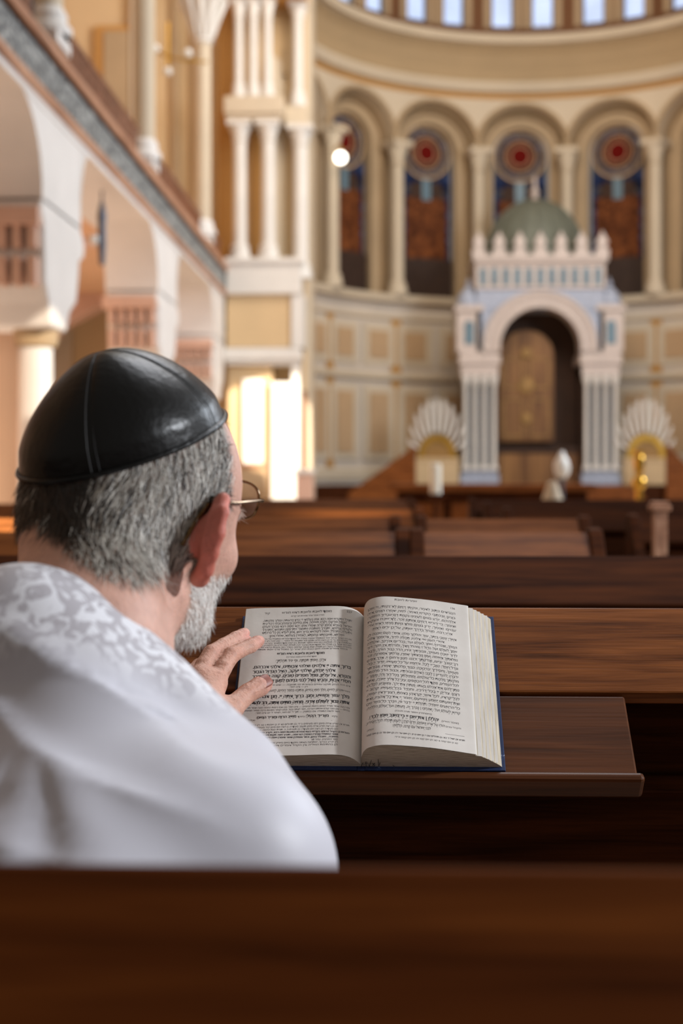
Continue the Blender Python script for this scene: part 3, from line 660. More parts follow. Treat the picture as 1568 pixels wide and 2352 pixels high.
# gallery back wall with doorway
m = MB()
m.box((px(300, 24.5), 24.45, 4.3), (px(322, 24.5), 24.62, 14)); m.build('trim_gallery_pilaster', 'cream', kind='structure')
xa, xb = px(228, 24.5), px(300, 24.5)
m = MB(); m.box((xa-.08, 24.5, 4.3), (xb+.05, 24.61, pz(52, 24.5))); o = m.build('door_2', 'ochre_deep', kind='structure')
m = MB(); m.box((xa+.08, 24.47, 4.3), (xb-.03, 24.5, pz(66, 24.5))); m.build('door_panel', 'cream_dim', o)
m = MB(); m.box((px(395, 24.5), 24.5, 4.3), (px(410, 24.5), 24.6, 14)); m.box((px(440, 24.5), 24.5, 4.3), (px(458, 24.5), 24.6, 14)); m.build('trim_gallery_strips', 'cream_dim', kind='structure')
# hanging aisle lantern
p = at(234, 540, 14.6)
t = empty('hanging_lantern', p, 'slim iron lantern with a small white globe hanging under the gallery', 'lamp')
m = MB(); m.tube([(0, 0, .34), (0, 0, 1.3)], .012, 6); m.lathe([(.0, -.32), (.03, -.3), (.045, -.1), (.04, .1), (.05, .2), (.02, .34), (0, .34)], 12); m.build('lantern_body', 'metal', t, smooth=True)
m = MB(); m.lathe([(0, -.06), (.05, -.04), (.06, 0), (.05, .04), (0, .06)], 12, c=(-.08, -.02, -.05)); m.build('globe', 'milk', t, smooth=True)
# low furniture before the pier
t = empty('side_cabinet', tuple(at(578, 1090, 22.5).xy)+(0,), 'low pale brown cabinet in the sunlight before the pier', 'cabinet')
m = MB(); m.box((-.22, 0, 0), (.22, .4, 1.32)); m.build('cabinet_body', 'apse_brown', t, bevel=.02)
m = MB(); m.box((-.25, -.03, 1.32), (.25, .43, 1.38)); m.build('cabinet_top', 'wood_red', t, bevel=.01)
m = MB(); m.box((-.19, -.015, .2), (.19, 0, 1.25)); m.build('door', 'cream_dim', t, bevel=.01)
t = empty('pedestal', tuple(at(700, 1090, 22.0).xy)+(0,), 'pinkish stone pedestal at the foot of the pier beside the apse wall', 'pedestal')
m = MB(); m.box((-.13, -.13, 0), (.13, .13, 1.2)); m.build('block', 'pinkish', t, bevel=.02)
m = MB(); m.box((-.16, -.16, 1.2), (.16, .16, 1.28)); m.build('cap', 'white', t, bevel=.02)
# plain stretch of right wall beside the apse (outside the frame)
m = MB(); m.box((11.5, 22.5, 0), (11.7, 30, 14)); m.build('wall_right', 'ochre', kind='structure')
# ------------------------------------------------------------------ floor
b = MB(); b.box((-6.2, -1.5, -.2), (12.5, 30.4, 0)); tag(b.build('floor', 'floor', kind='structure'))
# ------------------------------------------------------------------ pews
TH = math.radians(40); CT, ST = math.cos(TH), math.sin(TH)
PEW_Z = 1.053
def slab(mb, x0, x1, s0, s1, w0, w1, Y0=0, Z0=PEW_Z):
    """board lying in the desk slope; s runs down the slope from the top edge, w is height off it"""
    def P(x, s_, w): return (x, Y0-s_*CT-w*ST, Z0-s_*ST+w*CT)
    v = [P(x, s_, w) for w in (w0, w1) for s_ in (s0, s1) for x in (x0, x1)]
    mb.add(v, [(0,1,3,2),(4,6,7,5),(0,4,5,1),(2,3,7,6),(0,2,6,4),(1,5,7,3)])
def pew(x0, x1, Y0, label, flaps=(), ends=True, group=None, mw='wood', detail=True, plank=True):
    """local origin: floor below the top edge of the back, at Y0"""
    xm = (x0+x1)/2; t = empty('pew', (xm, Y0, 0), label, 'pew', group or 'rows of dark wooden pews'); a, c = x0-xm, x1-xm
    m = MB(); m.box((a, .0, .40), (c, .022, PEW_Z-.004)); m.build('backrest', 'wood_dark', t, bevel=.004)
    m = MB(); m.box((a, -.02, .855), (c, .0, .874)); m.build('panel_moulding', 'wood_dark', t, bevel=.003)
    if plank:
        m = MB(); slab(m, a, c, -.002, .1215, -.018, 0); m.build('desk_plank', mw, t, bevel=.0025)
    for (p, q) in flaps:
        p -= xm; q -= xm
        m = MB(); slab(m, p, q, .1255, .226, -.016, -.001); fl = m.build('desk_flap', 'wood_flap', t, bevel=.002)
        m = MB(); slab(m, p-.004, q+.006, .226, .236, -.026, .004); m.build('lip', 'wood_flap', fl, bevel=.004)
        # bracket under the flap
        for xx in (p+.05, q-.36): m = MB(); m.prism([(-.002, .80), (-.002, .93), (-.15, .905)], 'x', xx, xx+.02); m.build('bracket', 'wood_dark', t)
        for hx in ((p+q)/2+.035, p+.09):
            m = MB(); s_ = .1235
            P = lambda x: (x, -s_*CT-.0015*ST, PEW_Z-s_*ST+.0012)
            m.tube([P(hx+.0), P(hx+.048)], .0028, 10)
            for e in (0, .016, .032, .046): m.tube([P(hx+e), P(hx+e+.002)], .0034, 10)
            m.build('hinge', 'hinge', t, smooth=True)
    m = MB(); m.box((a, .035, .40), (c, .44, .435)); m.build('seat', 'wood_dark', t, bevel=.006)
    n = max(2, int((c-a)/1.2)+1)
    for i in range(n):
        xx = a+.03+(c-a-.1)*i/(n-1); m = MB(); m.prism([(.03, 0), (.40, 0), (.43, .40), (.03, .40)], 'x', xx, xx+.04); m.build('support', 'wood_dark', t)
    if ends:
        for e, nm in ((a-.035, 'end_panel'), (c, 'end_panel')):
            m = MB(); m.prism([(-.16, 0), (.44, 0), (.44, .62), (.34, .68), (.10, .70), (.06, PEW_Z+.0), (.03, PEW_Z+.012), (-.02, PEW_Z+.008), (-.17, PEW_Z-.15), (-.16, .5)], 'x', e, e+.035)
            m.build(nm, 'wood_dark', t, bevel=.005)
    return t
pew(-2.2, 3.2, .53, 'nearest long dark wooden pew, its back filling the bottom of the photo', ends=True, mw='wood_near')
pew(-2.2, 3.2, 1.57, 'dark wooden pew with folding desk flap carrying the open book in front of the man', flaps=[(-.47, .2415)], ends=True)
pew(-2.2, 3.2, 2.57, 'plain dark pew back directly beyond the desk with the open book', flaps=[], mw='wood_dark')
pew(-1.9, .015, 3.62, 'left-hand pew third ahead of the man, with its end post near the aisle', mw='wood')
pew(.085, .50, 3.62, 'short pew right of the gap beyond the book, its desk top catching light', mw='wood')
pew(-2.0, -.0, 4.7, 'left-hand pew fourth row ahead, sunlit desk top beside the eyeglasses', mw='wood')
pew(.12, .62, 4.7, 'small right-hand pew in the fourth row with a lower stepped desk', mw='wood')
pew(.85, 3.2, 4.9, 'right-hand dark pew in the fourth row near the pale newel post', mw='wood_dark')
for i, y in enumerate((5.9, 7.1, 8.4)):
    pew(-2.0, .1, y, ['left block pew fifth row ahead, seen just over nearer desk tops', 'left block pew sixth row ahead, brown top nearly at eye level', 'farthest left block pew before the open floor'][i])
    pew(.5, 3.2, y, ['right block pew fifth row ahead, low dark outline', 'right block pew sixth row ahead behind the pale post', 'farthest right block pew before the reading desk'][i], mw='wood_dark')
# pale newel post
t = empty('newel_post', tuple(at(1514, 1090, 4.3).xy)+(0,), 'pale wooden post with square cap standing at the right among dark pews', 'post')
m = MB(); m.box((-.021, -.021, 0), (.021, .021, 1.09)); m.build('post_shaft', 'wood_red', t, bevel=.005)
m = MB(); m.box((-.031, -.031, 1.09), (.031, .031, 1.11)); m.box((-.026, -.026, 1.11), (.026, .026, 1.12)); m.build('post_cap', 'wood_red', t, bevel=.005)
# ------------------------------------------------------------------ open book
def on_desk(px_, py_, w=0):
    p = at(px_, py_, 1.0); o = Vector((0, 0, CZ)); d = p-o
    nrm = Vector((0, -ST, CT)); p0 = Vector((0, 1.57, PEW_Z))+nrm*w
    return o+d*((p0-o).dot(nrm)/d.dot(nrm))
BO = on_desk(829, 1765, .0006)
ra = math.radians(.1)
bx = Vector((math.cos(ra), math.sin(ra)*CT, math.sin(ra)*ST)); nn = Vector((0, -ST, CT)); by = nn.cross(bx)
BM = Matrix(((bx.x, by.x, nn.x, BO.x), (bx.y, by.y, nn.y, BO.y), (bx.z, by.z, nn.z, BO.z), (0, 0, 0, 1)))
book = empty('book', (0, 0, 0), 'open prayer book with dense Hebrew print and navy cloth cover lying on the desk', 'book')
book.matrix_world = BM
BL = .2025
RP = [(0, .004), (.0008, .018), (.004, .0275), (.010, .0325), (.020, .0350), (.032, .0350), (.05, .0331), (.07, .0302), (.09, .0262), (.103, .0234), (.1115, .0216), (.1130, .0208)]
LP_ = [(0, .005), (-.003, .0095), (-.008, .0145), (-.015, .0180), (-.025, .0198), (-.04, .0200), (-.06, .0192), (-.08, .0184), (-.10, .0176), (-.118, .0168), (-.1275, .0158)]
def prof_eval(P, u, sg):
    """arc-length walk from the outer edge is not needed: interpolate height by |u| and return point + normal"""
    au = abs(u)
    for i in range(len(P)-1):
        a, b_ = abs(P[i][0]), abs(P[i+1][0])
        if au <= b_ or i == len(P)-2:
            # catmull-rom height
            p0 = P[max(i-1, 0)]; p1 = P[i]; p2 = P[i+1]; p3 = P[min(i+2, len(P)-1)]
            t = (au-a)/(b_-a); 
            m1 = (p2[1]-p0[1])/max(abs(p2[0])-abs(p0[0]), 1e-6); m2 = (p3[1]-p1[1])/max(abs(p3[0])-abs(p1[0]), 1e-6); h = b_-a
            if i == 0: m1 = (p2[1]-p1[1])/h
            w = (2*t**3-3*t**2+1)*p1[1]+(t**3-2*t*t+t)*h*m1+(-2*t**3+3*t*t)*p2[1]+(t**3-t*t)*h*m2
            return w
def page_sheet(P, sg, name, off=.0003, umax=None):
    us = []
    for i in range(len(P)-1):
        for j in range(5): us.append(P[i][0]+(P[i+1][0]-P[i][0])*j/5)
    us.append(P[-1][0]); nv = 24
    m = MB(); vs = []
    for j in range(nv+1):
        v = BL*j/nv
        for u in us:
            wob = .0006*math.sin(v*42+u*30)*min(1, abs(u)/.05)+.0004*math.sin(v*97-u*60)
            ed = 1-.004*(1 if j in (0, nv) else 0)
            w = prof_eval(P, u, sg)+off+wob*.6+.0015*(abs(v/BL-.5)*2)**3*min(1, abs(u)/.02)*.6
            vs.append((u, v, w))
    k = len(us)
    m.add(vs, [(j*k+i, j*k+i+1, (j+1)*k+i+1, (j+1)*k+i) for j in range(nv) for i in range(k-1)])
    return m.build(name, 'paper', book, smooth=True)
def surf(P, u, v):
    wob = .0006*math.sin(v*42+u*30)*min(1, abs(u)/.05)+.0004*math.sin(v*97-u*60)
    return prof_eval(P, u, 0)+.0003+wob*.6+.0015*(abs(v/BL-.5)*2)**3*min(1, abs(u)/.02)*.6
def block(P, tail, name):
    top = []
    for i in range(len(P)-1):
        for j in range(4): 
            u = P[i][0]+(P[i+1][0]-P[i][0])*j/4; top.append((u, prof_eval(P, u, 0)-.0004))
    top += [(P[-1][0], P[-1][1]-.0004)]+tail
    m = MB(); n = len(top)
    vs = [(u, .0008, w) for u, w in top]+[(u, BL-.0008, w) for u, w in top]
    base = len(vs)
    # end caps as strips down to the board
    cap = [(u, .0008, .0024) for u, w in top]+[(u, BL-.0008, .0024) for u, w in top]
    fs = [(i, i+1, n+i+1, n+i) for i in range(n-1)]+[(i, base+i, base+i+1, i+1) for i in range(n-1)]+[(n+i, n+i+1, base+n+i+1, base+n+i) for i in range(n-1)]
    m.add(vs+cap, fs); return m.build(name, 'edges', book)
rt = [(.1165, .0192), (.1205, .0165), (.1245, .0138), (.1285, .0108), (.1325, .0078), (.136, .0048), (.138, .0026)]
lt = [(-.1285, .0130), (-.1290, .008), (-.1296, .0026)]
block(RP, rt, 'page_block'); block(LP_, lt, 'page_block')
# loose leaf edges showing down the fore-edge and along the tail
for q in range(5):
    m = MB(); u0, w0 = rt[q]; u1 = u0+.0016
    m.add([(u0-.005, .0002+.0004*q, w0+.0013), (u1, .0003+.0003*q, w0+.0001), (u1, BL-.0008, w0+.0001), (u0-.005, BL-.0006, w0+.0013)], [(0, 1, 2, 3)])
    m.build('loose_leaf', 'paper', book)
pr_ = page_sheet(RP, 1, 'page'); pl_ = page_sheet(LP_, -1, 'page')
m = MB()
for a, c in ((.004, .1415), (-.1325, -.004)): m.box((a, -.0035, -.0002), (c, BL+.0035, .0024))
m.box((-.004, -.0035, -.0002), (.004, BL+.0035, .0016)); m.build('cover', 'cover', book, bevel=.0006)
# small frayed threads at the foot of the spine
m = MB()
for i in range(12):
    u = .002+.03*random.random()**1.5; m.tube([(u, .001, .004+.010*random.random()), (u+random.uniform(-.003, .003), -.0018, .003+.006*random.random())], .0003, 3)
m.build('spine_threads', 'shoe', book)
# printed text
def outline(body, fill):
    """glyph outline: wire when fill is False (only its extent is read), else a filled mesh"""
    c = D.curves.new('t', 'FONT'); c.body = body; c.resolution_u = 3; c.size = 1.0; c.fill_mode = 'NONE'
    o = D.objects.new('t', c); COL.objects.link(o)
    dg = bpy.context.evaluated_depsgraph_get(); e = o.evaluated_get(dg); me = e.to_mesh()
    if not fill:
        xs = [q.co.x for q in me.vertices]; r = (min(xs), max(xs)) if xs else (0, 0)
    else:
        bm = bmesh.new(); bm.from_mesh(me); bmesh.ops.remove_doubles(bm, verts=bm.verts, dist=2e-3)
        bmesh.ops.triangle_fill(bm, use_beauty=True, use_dissolve=False, edges=bm.edges); bm.verts.index_update()
        r = ([tuple(q.co[:2]) for q in bm.verts], [tuple(v.index for v in f.verts) for f in bm.faces]); bm.free()
    e.to_mesh_clear(); D.objects.remove(o); D.curves.remove(c); return r
GLYPH = {}
def glyph(ch):
    if ch not in GLYPH:
        if ch == ' ': GLYPH[ch] = (([], []), .26)
        elif ch == 'ד':          # resh with a heel at its upper right corner
            (v, f), adv = glyph('ר'); xm = max(a for a, _ in v); ym = max(b_ for _, b_ in v); n = len(v)
            GLYPH[ch] = ((v+[(xm-.14, ym-.085), (xm+.055, ym-.085), (xm+.055, ym), (xm-.14, ym)], f+[(n, n+1, n+2, n+3)]), adv+.05)
        else:
            x0, x1 = outline(ch, False); y0, y1 = outline(ch+ch, False); GLYPH[ch] = (outline(ch, True), (y1-y0)-(x1-x0))
    return GLYPH[ch]
def textmesh(s, size=1.0, bold=0.0):
    v = []; f = []; x = 0
    for ch in s:
        (gv, gf), adv = glyph(ch); n = len(v)
        v += [(a+x, b_) for a, b_ in gv]; f += [tuple(i+n for i in q) for q in gf]; x += adv
    return v, f
def rev(s):
    s = s[::-1].translate(str.maketrans('()', ')('))
    out = ''; num = ''
    for ch in s+' ':
        if ch.isdigit(): num = ch+num
        else: out += num+ch; num = ''
    return out[:-1]
def put(mb, s, P, u0, u1, v, size, bold=0.0, align='J', dots=True):
    """one printed line: right-to-left text between u0 (left) and u1 (right), baseline v"""
    vs, fs = textmesh(rev(s), 1.0)
    if not vs: return
    xs = [a for a, _ in vs]; x0, x1 = min(xs), max(xs); nat = (x1-x0)*size
    W_ = u1-u0
    if align == 'J': sx = W_/(x1-x0); st = u0
    else:
        sx = size*min(1, W_/nat); w_ = sx*(x1-x0)
        st = {'C': (u0+u1)/2-w_/2, 'R': u1-w_, 'L': u0}[align]
    out = []
    for a, b_ in vs:
        u = st+(a-x0)*sx; vv = v+b_*size; out.append((u, vv, surf(P, u, vv)+.00012))
    mb.add(out, fs)
    if bold >= .012: mb.add([(a+size*.05*(1+(bold > .02)), b_, c) for a, b_, c in out], fs)
    if dots:   # vowel points: little dots under the letters
        k = int((x1-x0)*sx/(size*.62)); 
        for i in range(k):
            if random.random() < .28: continue
            u = st+(i+.5)*size*.62; q = size*.05; vv = v-size*.17
            kind_ = random.random(); pts = [(-.1, 0), (.1, 0)] if kind_ < .35 else ([(0, 0), (0, -.13)] if kind_ < .5 else [(0, 0)])
            if kind_ > .8:
                mb.add([(u-q*2.4, vv-q*.5, surf(P, u, vv)+.00012), (u+q*2.4, vv-q*.5, surf(P, u, vv)+.00012), (u+q*2.4, vv+q*.5, surf(P, u, vv)+.00012), (u-q*2.4, vv+q*.5, surf(P, u, vv)+.00012)], [(0, 1, 2, 3)])
                continue
            for a, b_ in pts:
                uu = u+a*size; v2 = vv+b_*size; z = surf(P, uu, v2)+.00012
                mb.add([(uu-q, v2-q, z), (uu+q, v2-q, z), (uu+q, v2+q, z), (uu-q, v2+q, z)], [(0, 1, 2, 3)])
BIG, MED, SM, TI = .0058, .0045, .0032, .0029
# ---- right page
R0, R1 = .005, .0985
def vr(y): return BL*(1-(y-88)/(1555-88))
t1 = MB(); t2 = MB()
put(t2, 'שחרית לשבת', RP, R0, R1-.012, vr(128), .0044, 0, 'C', False)
put(t2, '136', RP, R0, R1, vr(150), .0036, 0, 'R', False)
RL = [(176, 'הנביאים כתוב לאמר: ונקיתי דמם לא־נקיתי, ויי שכן'), (222, 'בציון: ובכתבי הקדש נאמר: למה יאמרו הגוים איה'), (267, 'אלהיהם, יודע בגוים לעינינו נקמת דם־עבדיך השפוך:'),
 (311, 'ואומר: כי־דורש דמים אותם זכר, לא־שכח צעקת'), (355, 'ענוים: ואומר: ידין בגוים מלא גויות מחץ ראש על־'), (400, 'ארץ רבה. מנחל בדרך ישתה, על־כן ירים ראש:'),
 (456, 'אשרי יושבי ביתך, עוד יהללוך סלה: אשרי העם שככה לו,'), (497, 'אשרי העם שיי אלהיו: תהלה לדוד, ארוממך אלהי'), (538, 'המלך, ואברכה שמך לעולם ועד: בכל־יום אברכך, ואהללה'),
 (580, 'שמך לעולם ועד: גדול יי ומהלל מאד, ולגדלתו אין חקר: דור'), (622, 'לדור ישבח מעשיך, וגבורתיך יגידו: הדר כבוד הודך, ודברי'), (664, 'נפלאתיך אשיחה: ועזוז נוראתיך יאמרו, וגדלתך אספרנה: זכר'),
 (706, 'רב־טובך יביעו, וצדקתך ירננו: חנון ורחום יי, ארך אפים'), (748, 'וגדל־חסד: טוב־יי לכל, ורחמיו על־כל־מעשיו: יודוך יי כל־'), (791, 'מעשיך, וחסידיך יברכוכה: כבוד מלכותך יאמרו, וגבורתך'),
 (833, 'ידברו: להודיע | לבני האדם גבורתיו, וכבוד הדר מלכותו:'), (876, 'מלכותך מלכות כל־עולמים, וממשלתך בכל־דור ודר: סומך יי'), (918, 'לכל־הנפלים, וזוקף לכל־הכפופים: עיני־כל אליך ישברו, ואתה'),
 (961, 'נותן־להם את־אכלם בעתו: פותח את־ידך, ומשביע לכל־חי'), (1003, 'רצון: צדיק יי בכל־דרכיו, וחסיד בכל־מעשיו: קרוב יי'), (1046, 'לכל־קראיו, לכל אשר יקראהו באמת: רצון־יראיו יעשה,'),
 (1089, 'ואת־שועתם ישמע ויושיעם: שומר יי את־כל־אהביו, ואת'), (1132, 'כל־הרשעים ישמיד: תהלת יי ידבר פי, ויברך כל־בשר שם'), (1176, 'קדשו לעולם ועד: ואנחנו | נברך יה, מעתה ועד־עולם הללויה:')]
for y, s in RL:
    a, c = R0, R1
    if y == 400: a, c = R0+.005, R1-.004
    if y == 497: c = R1-.013
    put(t1, s, RP, a, c, vr(y)-.0038, MED, -0.004)
put(t2, '(כשמחזירין הספר תורה להיכל)', RP, R0+.02, R1-.02, vr(1225)-.003, .0029, 0, 'C', False)
put(t1, 'יהללו | את־שם יי כי־נשגב שמו לבדו.', RP, R0+.002, R1-.022, vr(1268)-.004, BIG, .014)
put(t2, '(ואומר הש״ץ)', RP, R1-.019, R1-.002, vr(1268)-.004, SM, 0, 'R', False)
put(t1, 'הודו על־ארץ ושמים: וירם קרן | לעמו תהלה לכל־חסידיו,', RP, R0, R1-.016, vr(1314)-.004, .0046, .004)
put(t2, 'והקהל עונים', RP, R1-.015, R1, vr(1314)-.004, .003, 0, 'R', False)
put(t1, 'לבני ישראל עם קרבו, הללויה:', RP, R0+.026, R1-.03, vr(1358)-.004, .0048, .004)
put(t2, 'יהללו', RP, R0+.001, R0+.012, vr(1388)-.003, SM, 0, 'L', False)
put(t2, 'תורא א) יואל ד כא: ב) תהלים עט י: ג) שם ט יג: ד) שם עד ו־ז: ה) שם פד ה: ו) שם קמד', RP, R0, R1+.003, vr(1422)-.004, TI, .012, 'J', False)
put(t2, 'טו: ז) שם קמה א כא: ח) שם קטו יח: ט) שם קמח יג־יד:', RP, R0+.028, R1-.004, vr(1458)-.004, TI, .006, 'J', False)
z_ = vr(1408)
t2.add([(u, v, surf(RP, u, v)+.00012) for u, v in ((R1-.016, z_), (R1+.003, z_), (R1+.003, z_+.0003), (R1-.016, z_+.0003))], [(0, 1, 2, 3)])
t1.build('page_print', 'ink', pr_); t2.build('page_small_print', 'ink_grey', pr_)
# ---- left page
PW = .1275
E0, E1 = -PW*(1-.155), -PW*(1-.905)
def vl(y): return BL*(1-(y-135)/(1865-135))
t1 = MB(); t2 = MB()
put(t1, 'מוסף לשבת ולשבת ראש חודש', LP_, E0+.02, E1-.022, vl(212), .0046, .008, 'C', False)
put(t2, 'קיד', LP_, E0+.001, E0+.012, vl(214), .0040, 0, 'L', False); put(t2, '227', LP_, E1-.012, E1, vl(200), .0040, 0, 'R', False)
put(t2, 'הש״ץ אומר אחר אמירת חצי קדיש', LP_, E0+.03, E1-.03, vl(254), .0030, 0, 'C', False)
for y, s, k in [(298, 'יתגדל ויתקדש שמה רבא, אמן בעלמא די ברא כרעותה וימליך מלכותה,', 0), (335, 'ויצמח פורקנה ויקרב משיחה. אמן בחייכון וביומיכון ובחיי דכל־בית', .006), (374, 'ישראל בעגלא ובזמן קריב ואמרו אמן: יהא שמה רבא מברך לעלם', 0),
                (412, 'ולעלמי עלמיא. יתברך וישתבח ויתפאר ויתרומם ויתנשא, ויתהדר', 0), (449, 'ויתעלה, ויתהלל, שמה דקודשא בריך הוא, אמן לעלא מן כל־ברכתא', 0), (490, 'ושירתא, תשבחתא ונחמתא, דאמירן בעלמא, ואמרו אמן:', .008)]:
    put(t1, s, LP_, E0+(.008 if y == 490 else 0), E1-k, vl(y)-.001, .0042, -.006)
for i, s in enumerate(['(א) בין האחד והשני יחיד המתפלל שמונה עשרה של מוסף שחרית המתפלל בלי כל קול', 'אנשים כמו על מי כן וראש חדש. ותיקון יכול שתעשה כל היחיד — ואם שכח ולא הזכיר', 'שהתפלה אין לה תשלומין כמו שיש לשאר תפלות: בין ראש וסוף שתאמר בקדיש שלם', 'לפניהם יאמר בין תפלה של מוסף שבת בציבור לבין תפלת ראש חדש אין להפסיק כלל', 'והשליח מתפלל בקול רם תפלה זאת ואומר קדושה כסדר הזה בשבת ובראש חדש', 'וביחיד אומרים תחלה לשם כוונת הלב ואחר כך מתחיל אדני שפתי תפתח']):
    put(t2, s, LP_, E0-.001-(i*.0003), E1-(.004 if i in (1, 5) else 0), vl(536+26*i), .0031, .004, 'J', False)
put(t1, 'מוסף לשבת ולשבת ראש חודש', LP_, E0+.018, E1-.028, vl(722), .0048, .014, 'J', False)
put(t2, 'מוסף לשלש רגלים נמצא בעמוד 313', LP_, E0+.028, E1-.036, vl(758), .003, 0, 'J', False)
put(t1, 'אדני, שפתי תפתח, ופי יגיד תהלתך:', LP_, E0+.017, E1-.026, vl(808), .0052, .006)
for y, s, a, c, bo in [(872, 'ברוך אתה יי אלהינו ואלהי אבותינו. אלהי אברהם,', -.006, 0, .014), (928, 'אלהי יצחק, ואלהי יעקב. האל הגדול הגבור', -.006, .016, .014), (984, 'והנורא, אל עליון, גומל חסדים טובים, קונה הכל וזוכר', -.006, 0, .012),
                       (1040, 'חסדי אבות, ומביא גואל לבני בניהם למען שמו באהבה:', -.007, 0, .012), (1220, 'מלך עוזר ומושיע ומגן. ברוך אתה יי, מגן אברהם:', -.003, .001, .016), (1288, 'אתה גבור לעולם אדני. מחיה מתים אתה, רב להושיע.', -.011, .001, .022)]:
    put(t1, s, LP_, E0+a, E1-c, vl(y)-.001, BIG, bo)
put(t2, 'אם היה החזן תוקע עושים בעשרת ימי תשובה — ואם שכח ואמר האל', LP_, E0-.004, E1, vl(1092), .0030, 0, 'J', False)
put(t2, 'דין — אינו חוזר:', LP_, E0+.03, E1-.04, vl(1118), .0030, 0, 'C', False)
put(t1, 'זכרנו לחיים, מלך חפץ בחיים, וכתבנו בספר החיים, למענך אלהים', LP_, E0+.002, E1-.008, vl(1158), .0042, .002); put(t2, 'בעש״ת', LP_, E1-.008, E1, vl(1158), .003, 0, 'R', False)
for i, s in enumerate(['אם טעה ואמר מוריד הגשם בימות הגשמים — אינו חוזר: (ב) ואם בימות החמה טעה ואמר מוריד', '(בגשם — אם נזכר קודם שחתם הברכה, חוזר לאתה גבור, ונוהג לאחר חתימת ברכה מחזיר הגשמים', 'חוזר לראש התפלה: אם נסתפק — תוך ל׳ יום חוזר, לאחר ל׳ יום אינו חוזר:']):
    put(t2, s, LP_, E0-.011+(.012 if i == 2 else 0), E1-(.010 if i == 2 else 0), vl(1344+29*i), .0031, .002, 'J', False)
put(t1, 'מוריד הטל:', LP_, E0+.052, E1-.021, vl(1456), .0048, .014); put(t2, 'בקיץ', LP_, E1-.018, E1-.012, vl(1456), .003, 0, 'R', False); put(t2, 'בחורף', LP_, E0+.044, E0+.051, vl(1456), .003, 0, 'R', False)
put(t1, 'משיב הרוח ומוריד הגשם:', LP_, E0+.002, E0+.042, vl(1456), .0048, .014)
put(t2, 'מכלכל', LP_, E0-.006, E0+.001, vl(1482), SM, 0, 'J', False)
z_ = vl(1498)
t2.add([(u, v, surf(LP_, u, v)+.00012) for u, v in ((E1-.018, z_), (E1+.000, z_), (E1+.000, z_+.0003), (E1-.018, z_+.0003))], [(0, 1, 2, 3)])
for i, s in enumerate(['תורא א) שו״ע או״ח סימן רפו סעיפים ב־ד: ב) תהלים נא יז: ג) שמות ג טו: ד) בראשית יד', 'יט: ה) ראה שו״ע או״ח סימן תקפב סעיף ה: ו) ראה שם סימן קיד סעיפים ד־ה: ז) ראה', 'שם סעיף ד: ח) ראה שם סעיף ז: ט) תענית ב, ב. תורת ימות החמה, ג) ויש עשר שעות', 'הערות ג) הקהל הרופא בקדיש בעת אמירת התיבות שמה רבא, ויקרב משיחה, ואמרו אמן', 'ואומר המתפלל (ואחריו האומר) יהא שמה... יתברך ניגוני. תקנת ושבחין ראשון קצת תחלה',
                       'וישתבח... ויתהלל בניגון, וכתר וממלכין ואמר ואומר) שמה דקודשא בריך הוא, ואמר', 'ספר המנהגים, עמוד 68', 'ד) יכרע בברוך, ישתחוה באתה ויזקוף בשם (שו״ע או״ח סימן קיג סעיף ז, שער', 'ה) בחתימת השל״ה אין הקהל אומרים אמן (שו״ע כרך ג, עמוד ד)']):
    put(t2, s, LP_, E0-.011+(.07 if i == 6 else 0), E1-(0 if i in (0, 3) else .011), vl(1536+28.5*i), .0031, .022 if i in (3, 4, 5) else .006, 'J', False)
t1.build('page_print', 'ink', pl_); t2.build('page_small_print', 'ink_grey', pl_)
